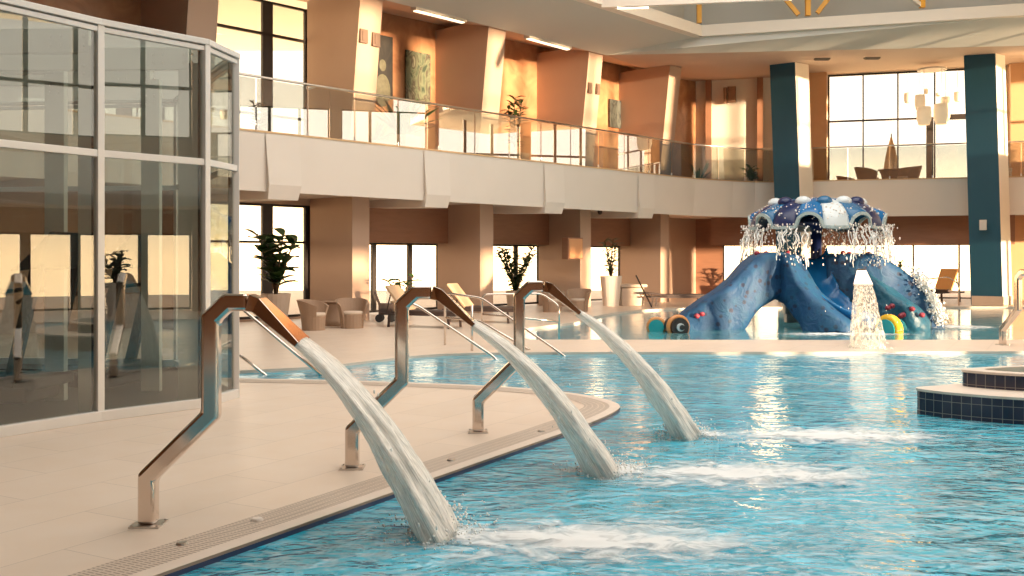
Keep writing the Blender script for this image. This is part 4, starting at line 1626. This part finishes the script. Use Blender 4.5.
# ------------------------------------------------------------------ pictures
def picture(label, c, w_, h_, cols, rz, figure=0):
    t = thing('picture', label, 'picture', c, rz, 'framed pictures on the gallery wall')
    m, n, o = new_mat('picture_paint')
    p = N(n, 'ShaderNodeBsdfPrincipled'); p.inputs['Roughness'].default_value = 0.5
    v = objco(n, (1, 1, 0.5))
    q = N(n, 'ShaderNodeTexNoise'); q.inputs['Scale'].default_value = 2.6; q.inputs['Detail'].default_value = 5; q.inputs['Distortion'].default_value = 2
    n.links.new(v, q.inputs['Vector'])
    r_ = N(n, 'ShaderNodeValToRGB')
    el = r_.color_ramp.elements
    el[0].position, el[0].color = 0.35, cols[0] + (1,)
    el[1].position, el[1].color = 0.65, cols[-1] + (1,)
    for i in range(1, len(cols) - 1):
        z = el.new(0.35 + 0.3 * i / (len(cols) - 1)); z.color = cols[i] + (1,)
    n.links.new(q.outputs[0], r_.inputs[0]); n.links.new(r_.outputs[0], p.inputs['Base Color']); n.links.new(p.outputs[0], o.inputs[0])
    mb = MB(); mb.box((0, 0, h_ / 2), (w_, 0.05, h_)); mb.build('canvas', m, t)
    if figure:
        mb = MB(); mb.ball((0, -0.03, h_ * 0.52), w_ * 0.17, 12, 8, sc=(1, 0.06, 1.3)); mb.ball((0, -0.03, h_ * 0.12), w_ * 0.38, 12, 8, sc=(1, 0.06, 1.6))
        mb.build('painted_figure', mat('painted_green', (0.10, 0.095, 0.06), 0.6, var=0.5, scale=9), t)
    return t


rzl = math.atan2(D.y, D.x)
def wp(px, py, t=2.68):
    r_ = (px - 512) / 1000
    s = ((21.5 + .671 * t) * r_ + 5.85 + .741 * t) / (.671 - .741 * r_)
    y = 21.5 + .671 * t + .741 * s
    return F(s, t, 1.6 - (py - 257) / 1000 * y)
picture('dark picture of a figure on the gallery wall, left of the green one', wp(382, 98), 0.75, 1.75, [(0.01, 0.01, 0.01), (0.03, 0.025, 0.02)], rzl, 1)
picture('green and pale abstract picture behind the agave on the gallery wall', wp(418, 104), 0.95, 1.5, [(0.03, 0.05, 0.03), (0.16, 0.18, 0.11), (0.06, 0.045, 0.03), (0.26, 0.26, 0.18)], rzl)
picture('small dark grey picture on the gallery wall between the last two piers', wp(617, 128), 0.9, 1.0, [(0.02, 0.02, 0.02), (0.12, 0.13, 0.11), (0.04, 0.04, 0.03)], rzl)

# small plates / speakers on the piers
for i, (px, py, d_, lb) in enumerate(((357, 40, 25.3, 'left brown plate of the pair on the first tall pier'), (371, 41, 25.3, 'right brown plate of the pair on the first tall pier'),
                                      (586, 86, 31.3, 'left brown plate of the pair on the third tall pier'), (591.5, 86, 31.4, 'right brown plate of the pair on the third tall pier'))):
    mb = MB(); mb.box((0, 0, 0), (0.17 if i > 1 else 0.24, 0.06, 0.34)); mb.box((0, -0.035, 0), (0.11, 0.02, 0.24))
    s_ = 4.14 if i < 2 else 13.34
    zz = 1.6 - (py - 257) / 1000 * d_
    tt = 1.05 - 0.5 * (zz - 3.95) / 4.35
    off = (-0.2, 0.2)[i % 2]
    o = mb.build('wall_plate', mat('plate_brown', (0.16, 0.10, 0.07), 0.5), loc=F(s_ + off, tt - 0.035, zz))
    o.rotation_euler = (0, 0, rzl)
    tag(o, lb, 'wall fitting', 'brown plates on the piers')
for (px, py, lb, ww) in ((725.5, 96, 'narrow side speaker on the far cream gallery wall', 0.12), (732, 95, 'square speaker on the far cream gallery wall', 0.32)):
    r_ = (px - 512) / 1000
    k = (FO.y * r_ - FO.x) / (E.x - E.y * r_)
    y = FO.y + E.y * k
    mb = MB(); mb.box((0, 0, 0), (ww, 0.2, 0.62)); mb.box((0, -0.11, 0), (ww * 0.8, 0.02, 0.54))
    o = mb.build('loudspeaker', mat('speaker_brown', (0.35, 0.2, 0.12), 0.6), loc=W(k, -0.12, 1.6 - (py - 257) / 1000 * y))
    o.rotation_euler = (0, 0, math.atan2(E.y, E.x))
    tag(o, lb, 'speaker')
# dome cameras under the gallery
for (px, py, lb) in ((462, 207, 'dark dome camera under the balcony edge at the second bracket'), (600, 212, 'dark dome camera under the balcony by the third pier'), (361, 214, 'small spotlight pair on the first lower pier')):
    p = G(px, py, 3.06)
    mb = MB(); mb.lathe([(0, 0.06), (0.08, 0.06), (0.08, 0.0), (0.06, -0.06), (0.0, -0.09)], seg=14)
    tag(mb.build('dome_camera', M_dark, loc=p, smooth=True), lb, 'camera', 'dome cameras under the balcony')

# chandelier
ch = thing('chandelier', 'cluster chandelier of pale glowing cylinder shades over the far gallery', 'chandelier', AT(932, 80, 36.0))
c0_ = ch.location
for (x0, y0, x1, y1, d_) in ((904, 93, 912, 103, 36.6), (915, 95, 925, 110, 35.6), (924, 89, 928, 94, 37.0), (917, 107, 931, 125, 35.4), (934, 104, 949.5, 124, 35.4), (936, 93, 940, 96.5, 37.0), (941, 97, 950, 105, 36.6), (954, 92, 961, 101.5, 36.4)):
    a = AT((x0 + x1) / 2, y1, d_) - c0_; rr = (x1 - x0) / 2000 * d_; hh = (y1 - y0) / 1000 * d_
    mb = MB(); mb.lathe([(rr * 0.75, 0), (rr, hh * 0.35), (rr, hh * 0.7), (rr * 0.9, hh), (rr * 0.2, hh), (rr * 0.1, hh)], c=a, seg=16)
    s_ = mb.build('lamp_shade', M_shade, ch, smooth=True)
    mb = MB(); mb.tube([a + Zv(hh), Vector((a.x, a.y, 8.35 - c0_.z))], 0.008, 5); mb.build('cord', M_pot_w, s_)
mb = MB(); mb.lathe([(0, 0), (0.5, 0), (0.5, 0.06), (0, 0.06)], c=(0, 0, 8.32 - c0_.z), seg=20); mb.build('ceiling_plate', M_pot_w, ch)

# terrace and closed parasol outside the far windows
mb = MB(); wall_box(mb, -2, 18, 3.6, 3.9, 0.32, 7, W); struct(mb.build('floor_terrace', M_deck))
t = thing('closed_parasol', 'closed tan parasol standing outside the far gallery windows', 'parasol', W(7.45, 2.0, 3.9), sc=0.85)
mb = MB(); mb.tube([(0, 0, 0), (0, 0, 3.1)], 0.03, 8); mb.build('pole', M_dark, t)
mb = MB()
prof = [(0.42, 0.6), (0.36, 1.0), (0.27, 1.7), (0.18, 2.3), (0.07, 2.75), (0.02, 3.0)]
rings = [[Vector((r0 * (1 + 0.2 * math.cos(6 * a)) * math.cos(a), r0 * (1 + 0.2 * math.cos(6 * a)) * math.sin(a), z)) for a in [2 * PI * k / 36 for k in range(36)]] for r0, z in prof]
mb.loft(rings, 0, True); mb.build('canopy', M_sling, t, smooth=True)
mb = MB(); mb.lathe([(0, 0), (0.35, 0), (0.33, 0.08), (0, 0.1)], seg=16); mb.build('base', M_pot, t)

# ------------------------------------------------------------------ blue water slide
def rock_mat():
    m, n, o = new_mat('blue_rock')
    p = N(n, 'ShaderNodeBsdfPrincipled'); p.inputs['Roughness'].default_value = 0.65
    v = objco(n)
    vo = N(n, 'ShaderNodeTexVoronoi'); vo.inputs['Scale'].default_value = 5.0
    n.links.new(v, vo.inputs['Vector'])
    r_ = N(n, 'ShaderNodeValToRGB')
    r_.color_ramp.elements[0].position = 0.22; r_.color_ramp.elements[0].color = (0.012, 0.022, 0.06, 1)
    r_.color_ramp.elements[1].position = 0.30; r_.color_ramp.elements[1].color = (0.008, 0.060, 0.155, 1)
    n.links.new(vo.outputs['Distance'], r_.inputs[0])
    nz = N(n, 'ShaderNodeTexNoise'); nz.inputs['Scale'].default_value = 3.0; nz.inputs['Detail'].default_value = 5; nz.inputs['Distortion'].default_value = 1.4
    n.links.new(v, nz.inputs['Vector'])
    r2 = N(n, 'ShaderNodeValToRGB')
    r2.color_ramp.elements[0].position = 0.45; r2.color_ramp.elements[0].color = (0, 0, 0, 1)
    r2.color_ramp.elements[1].position = 0.62; r2.color_ramp.elements[1].color = (1, 1, 1, 1)
    n.links.new(nz.outputs[0], r2.inputs[0])
    c = mixc(n, r2.outputs[0], r_.outputs[0], (0.008, 0.090, 0.17))
    c = mixc(n, 0.4, r_.outputs[0], c)
    n.links.new(c, p.inputs['Base Color'])
    bp = N(n, 'ShaderNodeBump'); bp.inputs['Distance'].default_value = 0.05; bp.inputs['Strength'].default_value = 0.7
    n.links.new(nz.outputs[0], bp.inputs['Height']); n.links.new(bp.outputs[0], p.inputs['Normal'])
    n.links.new(p.outputs[0], o.inputs[0])
    return m


M_rock = rock_mat()
M_blue_s = mat('bright_blue_gelcoat', (0.008, 0.13, 0.34), 0.25, var=0.08)
M_lblue = mat('light_blue_gelcoat', (0.02, 0.125, 0.27), 0.25, var=0.1)
M_navy_s = mat('navy_gelcoat', (0.01, 0.02, 0.085), 0.3)
M_white_s = mat('white_gelcoat', (0.62, 0.68, 0.70), 0.3, var=0.08)
M_red = mat('dark_red_knob', (0.28, 0.03, 0.05), 0.35)
M_orange_s = mat('orange_gelcoat', (0.70, 0.30, 0.10), 0.3)
M_teal_s = mat('teal_gelcoat', (0.02, 0.35, 0.38), 0.3)
M_yellow = mat('yellow_gelcoat', (0.85, 0.48, 0.03), 0.3)

SC = Vector((7.3, 23.7, 0))
sl = thing('water_slide', 'blue rocky children water slide with arched legs in the shallow pool', 'water slide', SC)


def arm(st, name, m, disp=0.09, seed=0):
    """st: (x, y, ztop, zbot, half width, heading deg). A thick rocky limb, rounded on top."""
    # resample
    def lerp(a, b, u): return tuple(a[i] + (b[i] - a[i]) * u for i in range(len(a)))
    ss = []
    for i in range(len(st) - 1):
        for k in range(5): 
            p0, p1, p2, p3 = st[max(i - 1, 0)], st[i], st[i + 1], st[min(i + 2, len(st) - 1)]
            t_ = k / 5
            ss.append(tuple(0.5 * (2 * p1[j] + (p2[j] - p0[j]) * t_ + (2 * p0[j] - 5 * p1[j] + 4 * p2[j] - p3[j]) * t_ ** 2 + (3 * p1[j] - p0[j] - 3 * p2[j] + p3[j]) * t_ ** 3) for j in range(6)))
    ss.append(st[-1])
    rings = []
    for (x_, y_, zt, zb, hw, hd) in ss:
        c = Vector((x_, y_, 0)) - SC
        nn = Vector((math.cos(R(hd)), math.sin(R(hd)), 0))
        zc, hz = (zt + zb) / 2, max(0.05, (zt - zb) / 2)
        rg = []
        for k in range(28):
            a = 2 * PI * k / 28
            ca, sa = math.cos(a), math.sin(a)
            e_ = 0.36
            u = math.copysign(abs(ca) ** e_, ca); v_ = math.copysign(abs(sa) ** e_, sa)
            p = c + nn * (hw * u) + Zv(zc + hz * v_)
            q = p * 2.3 + Vector((seed, 0, 0))
            p = p + nn * (disp * noise.noise(q) * 1.6) + Zv(disp * 0.5 * noise.noise(q + Vector((5, 5, 5))))
            rg.append(p)
        rings.append(rg)
    mb = MB(); mb.loft(rings, 0, True)
    return mb.build(name, m, sl, smooth=True)


arm([(6.65, 23.7, 1.68, 0.62, 0.60, 95), (6.2, 23.55, 1.70, 0.66, 0.6, 95), (5.72, 23.4, 1.68, 0.42, 0.6, 95), (5.3, 23.3, 1.34, -0.06, 0.6, 92), (4.85, 23.2, 0.93, -0.3, 0.6, 90), (4.35, 23.1, 0.60, -0.3, 0.55, 90), (3.95, 23.05, 0.34, -0.3, 0.45, 90), (3.8, 23.0, 0.12, -0.3, 0.3, 90)], 'left_arm', M_rock, seed=1)
arm([(6.15, 23.5, 1.66, 0.64, 0.45, 90), (6.45, 23.1, 1.62, 0.42, 0.42, 60), (6.65, 22.75, 1.16, 0.10, 0.40, 45), (6.85, 22.5, 0.80, -0.2, 0.40, 40), (7.1, 22.3, 0.56, -0.2, 0.38, 40), (7.4, 22.1, 0.30, -0.2, 0.36, 40), (7.55, 22.0, 0.12, -0.2, 0.3, 40)], 'front_arm', M_rock, seed=2)
arm([(7.45, 23.9, 1.66, 0.25, 0.62, 80), (8.0, 23.9, 1.68, -0.2, 0.7, 85), (8.5, 23.85, 1.66, -0.2, 0.75, 88), (8.95, 23.8, 1.42, -0.2, 0.75, 90), (9.4, 23.7, 1.05, -0.2, 0.7, 90), (9.75, 23.6, 0.55, -0.2, 0.55, 90), (10.0, 23.5, 0.05, -0.2, 0.35, 90)], 'right_arm', M_rock, seed=3)
arm([(8.3, 23.3, 1.25, -0.2, 0.45, 70), (8.55, 22.95, 0.98, -0.2, 0.45, 60), (8.85, 22.8, 0.72, -0.2, 0.45, 60), (9.2, 22.65, 0.45, -0.2, 0.4, 60), (9.45, 22.6, 0.12, -0.2, 0.25, 60)], 'right_front_arm', mat('teal_blue_rock', (0.01, 0.08, 0.14), 0.45, var=0.4, scale=5, bump=0.8, bscale=6, dist=0.06), seed=4)
mb = MB(); mb.lathe([(0.62, -0.3), (0.62, 1.45), (0.55, 1.58), (0, 1.58)], c=Vector((7.75, 24.2, 0)) - SC, seg=24)
mb.build('tower_core', mat('dark_blue_ribbed', (0.018, 0.06, 0.14), 0.45, var=0.4, scale=5, bump=0.8, bscale=5, dist=0.06), sl, smooth=True)
# open chute: U section sweeping from the platform to the front right
ctl = [(7.12, 23.8, 1.60), (7.10, 23.5, 1.35), (7.12, 23.2, 0.98), (7.2, 22.9, 0.66), (7.4, 22.5, 0.38), (7.65, 22.2, 0.2), (7.95, 22.0, 0.08)]
rings = []
for i in range(31):
    f_ = i / 30 * (len(ctl) - 1); j = min(len(ctl) - 2, int(f_)); u = f_ - j
    p = Vector(ctl[j]).lerp(Vector(ctl[j + 1]), u) - SC
    tv = (Vector(ctl[j + 1]) - Vector(ctl[j])); tv.z = 0; tv.normalize()
    nn = Vector((-tv.y, tv.x, 0))
    rg = []
    for k in range(9):
        a = PI + PI * k / 8
        rg.append(p + nn * (0.33 * math.cos(a)) + Zv(0.28 * math.sin(a) + 0.22))
    for k in range(8, -1, -1):
        a = PI + PI * k / 8
        rg.append(p + nn * (0.37 * math.cos(a)) + Zv(0.33 * math.sin(a) + 0.22))
    rings.append(rg)
mb = MB(); mb.loft(rings, 0, True); mb.build('chute', M_blue_s, sl, smooth=True)
# white inner steps
mb = MB()
for i in range(5): mb.box(Vector((6.95 , 24.15 , 0.12 + 0.2 * i)) - SC + Vector((0, 0.12 * i, 0)), (0.7, 0.25, 0.2))
mb.build('steps', M_white_s, sl, bevel=0.01)
# climbing knobs
KN = [(757, 253.5, 23.3), (766, 253.5, 23.3), (788, 253, 23.4), (843, 253, 23.6), (849, 254, 23.6), (869, 254, 23.6), (875, 256, 23.6), (888, 308, 22.35), (892, 306, 22.35), (901, 316, 22.25), (903, 315, 22.25), (912, 309, 22.25), (922, 315, 22.2), (702, 314, 22.6), (697, 316, 22.6)]
for (px, py, d_) in KN:
    mb = MB(); mb.ball(AT(px, py, d_) - SC, 0.07, 8, 6, sc=(1, 1, 0.85)); mb.build('knob', M_red, sl, smooth=True)
# mast
cc = Vector((7.3, 24.0, 0))
mb = MB(); mb.tube([cc - SC + Zv(-0.3), cc - SC + Zv(2.7)], 0.13, 14); mb.build('mast', M_navy_s, sl, smooth=True)

# canopy
cn = thing('water_canopy', 'striped blue and white mushroom canopy pouring water above the slide', 'water mushroom', cc)
NS = 16
dome_r, z_r, z_t = 1.52, 2.30, 3.02
for i in range(NS):
    mb = MB()
    outer, inner = [], []
    na = 8
    sc_on = (i % 2 == 0)
    for j in range(11):
        v_ = j / 10
        row = []
        for k in range(na + 1):
            a = 2 * PI * (i + k / na) / NS + R(11.25)
            sc_ = max(0, math.sin(PI * k / na)) ** 0.45
            rr = dome_r * math.sin(v_ * PI / 2) ** 0.85 * (1 + 0.03 * sc_)
            z = z_r + (z_t - z_r) * math.cos(v_ * PI / 2) ** 0.9
            if v_ > 0.6:
                z += (0.30 if sc_on else -0.02) * sc_ * ((v_ - 0.6) / 0.4) ** 1.2
            row.append(Vector((max(rr, 0.01) * math.cos(a), max(rr, 0.01) * math.sin(a), z)))
        outer.append(row)
    rings = [r_ + [v - Zv(0.05) for v in r_[::-1]] for r_ in outer]
    mb.loft(rings, 0, True)
    m_ = [M_lblue, M_navy_s, M_blue_s, M_white_s if i % 8 == 3 else M_navy_s][i % 4]
    mb.build('canopy_segment', m_, cn, smooth=True)
mb = MB()
for i in range(NS):
    for k in range(8):
        pts = []
        for q in (k, k + 1):
            a = 2 * PI * (i + q / 8) / NS + R(11.25)
            sc_ = max(0, math.sin(PI * q / 8)) ** 0.45
            rr = dome_r * (1 + 0.03 * sc_) + 0.01
            z = z_r + (0.30 if i % 2 == 0 else -0.02) * sc_
            pts.append(Vector((rr * math.cos(a), rr * math.sin(a), z - 0.01)))
        mb.bar(pts[0], pts[1], 0.06, 0.07)
mb.build('rim', mat('grey_rim', (0.42, 0.50, 0.50), 0.35), cn)
for i in range(13):
    a = 2 * PI * i / 13 + 0.25
    mb = MB(); mb.ball((0.98 * math.cos(a), 0.98 * math.sin(a), 2.88), 0.17, 12, 8, sc=(1.1, 1.1, 0.8))
    mb.build('crown_ball', [M_white_s, M_lblue, M_white_s, M_navy_s][i % 4], cn, smooth=True)
mb = MB(); mb.lathe([(0.01, 2.95), (0.16, 2.9), (0.2, 2.6), (0.7, 2.42), (0.16, 2.3), (0.14, 2.2)], seg=18); mb.build('hub', M_navy_s, cn, smooth=True)
# water shed by the canopy: ropes and drops
rnd = random.Random(5)
st_, dr = MB(), MB()
for i in range(90):
    sct = rnd.choice((0.05, 0.9, 1.5, 2.6, 3.1, 3.5, 4.1, 5.0, 5.5, 5.9))
    a = rnd.gauss(sct, 0.16)
    rr = dome_r + rnd.uniform(0.0, 0.22)
    L = rnd.uniform(0.15, 0.8)
    z0 = z_r - rnd.uniform(0, 0.2)
    pts = []
    for k in range(9):
        u = k / 8
        pts.append(Vector(((rr + 0.10 * u) * math.cos(a + 0.02 * math.sin(7 * u + i)), (rr + 0.10 * u) * math.sin(a + 0.02 * math.sin(7 * u + i)), z0 - L * u)))
    st_.tube(pts, 0.01, 5, rs=[0.006 + 0.014 * rnd.random() for _ in pts])
for i in range(1500):
    sct = rnd.choice((0.05, 0.9, 1.5, 2.6, 3.1, 3.5, 4.1, 5.0, 5.5, 5.9))
    a = rnd.gauss(sct, 0.26)
    rr = dome_r + rnd.gauss(0.10, 0.09)
    z = z_r + 0.05 - rnd.random() ** 1.4 * 0.95
    dr.ball((rr * math.cos(a), rr * math.sin(a), z), rnd.uniform(0.007, 0.022), 5, 3, sc=(1, 1, 1.6))
for i in range(500):
    a = rnd.uniform(0, 2 * PI); rr = rnd.uniform(1.15, 1.55)
    dr.ball((rr * math.cos(a), rr * math.sin(a), 2.40 + 0.38 * math.sqrt(max(0, 1.55 - rr)) + rnd.uniform(0.0, 0.2)), rnd.uniform(0.01, 0.03), 5, 3)
o = dr.build('falling_drops', mat('warm_drops', (0.86, 0.78, 0.72), 0.12, var=0.1, spec=0.8), cn, smooth=True); o['kind'] = 'stuff'
o = st_.build('water_strands', M_drop, cn, smooth=True); o['kind'] = 'stuff'
# white splash running over the right arm
dr = MB()
for i in range(1100):
    u = rnd.random()
    p = Vector((9.35 + 0.55 * u, 23.1 + rnd.gauss(0, 0.15), 1.15 - 1.05 * u)) + Vector((rnd.gauss(0, 0.08), 0, rnd.gauss(0.03, 0.09)))
    dr.ball(p - SC, rnd.uniform(0.008, 0.036), 5, 3)
o = dr.build('splash_drops', M_drop, sl, smooth=True); o['kind'] = 'stuff'


def hoop(loc, R0, r0, m, label, spin=0, eye=False, group='ring shaped water toys'):
    t = thing('ring_toy', label, 'water toy', loc, spin, group)
    mb = MB()
    pts = [Vector((R0 * math.cos(a), 0, R0 * math.sin(a))) for a in [2 * PI * k / 28 for k in range(29)]]
    mb.tube(pts, r0, 10, caps=False); mb.build('ring', m, t, smooth=True)
    mb = MB(); mb.tube([(0, -0.12, 0), (0, 0.3, 0)], R0 * 0.93, 20); mb.build('barrel', M_black if eye else M_teal_s, t)
    if eye:
        mb = MB(); mb.tube([(0, -0.16, 0), (0, -0.12, 0)], R0 * 0.40, 18); mb.build('eye_white', M_white_s, t)
        mb = MB(); mb.tube([(0.02, -0.19, 0), (0.02, -0.16, 0)], R0 * 0.26, 16); mb.build('pupil', M_black, t)
    return t


hoop(AT(678, 327, 21.8), 0.22, 0.055, M_orange_s, 'orange ring toy with a black and white eye beside the left arm of the slide', R(15), True)
hoop(AT(656.5, 327, 22.2), 0.18, 0.05, M_orange_s, 'orange and teal ring toy at the far left of the slide', R(-10))
hoop(AT(889, 330, 21.7), 0.25, 0.10, M_yellow, 'yellow ring toy beside the clear water sheet', R(-60))
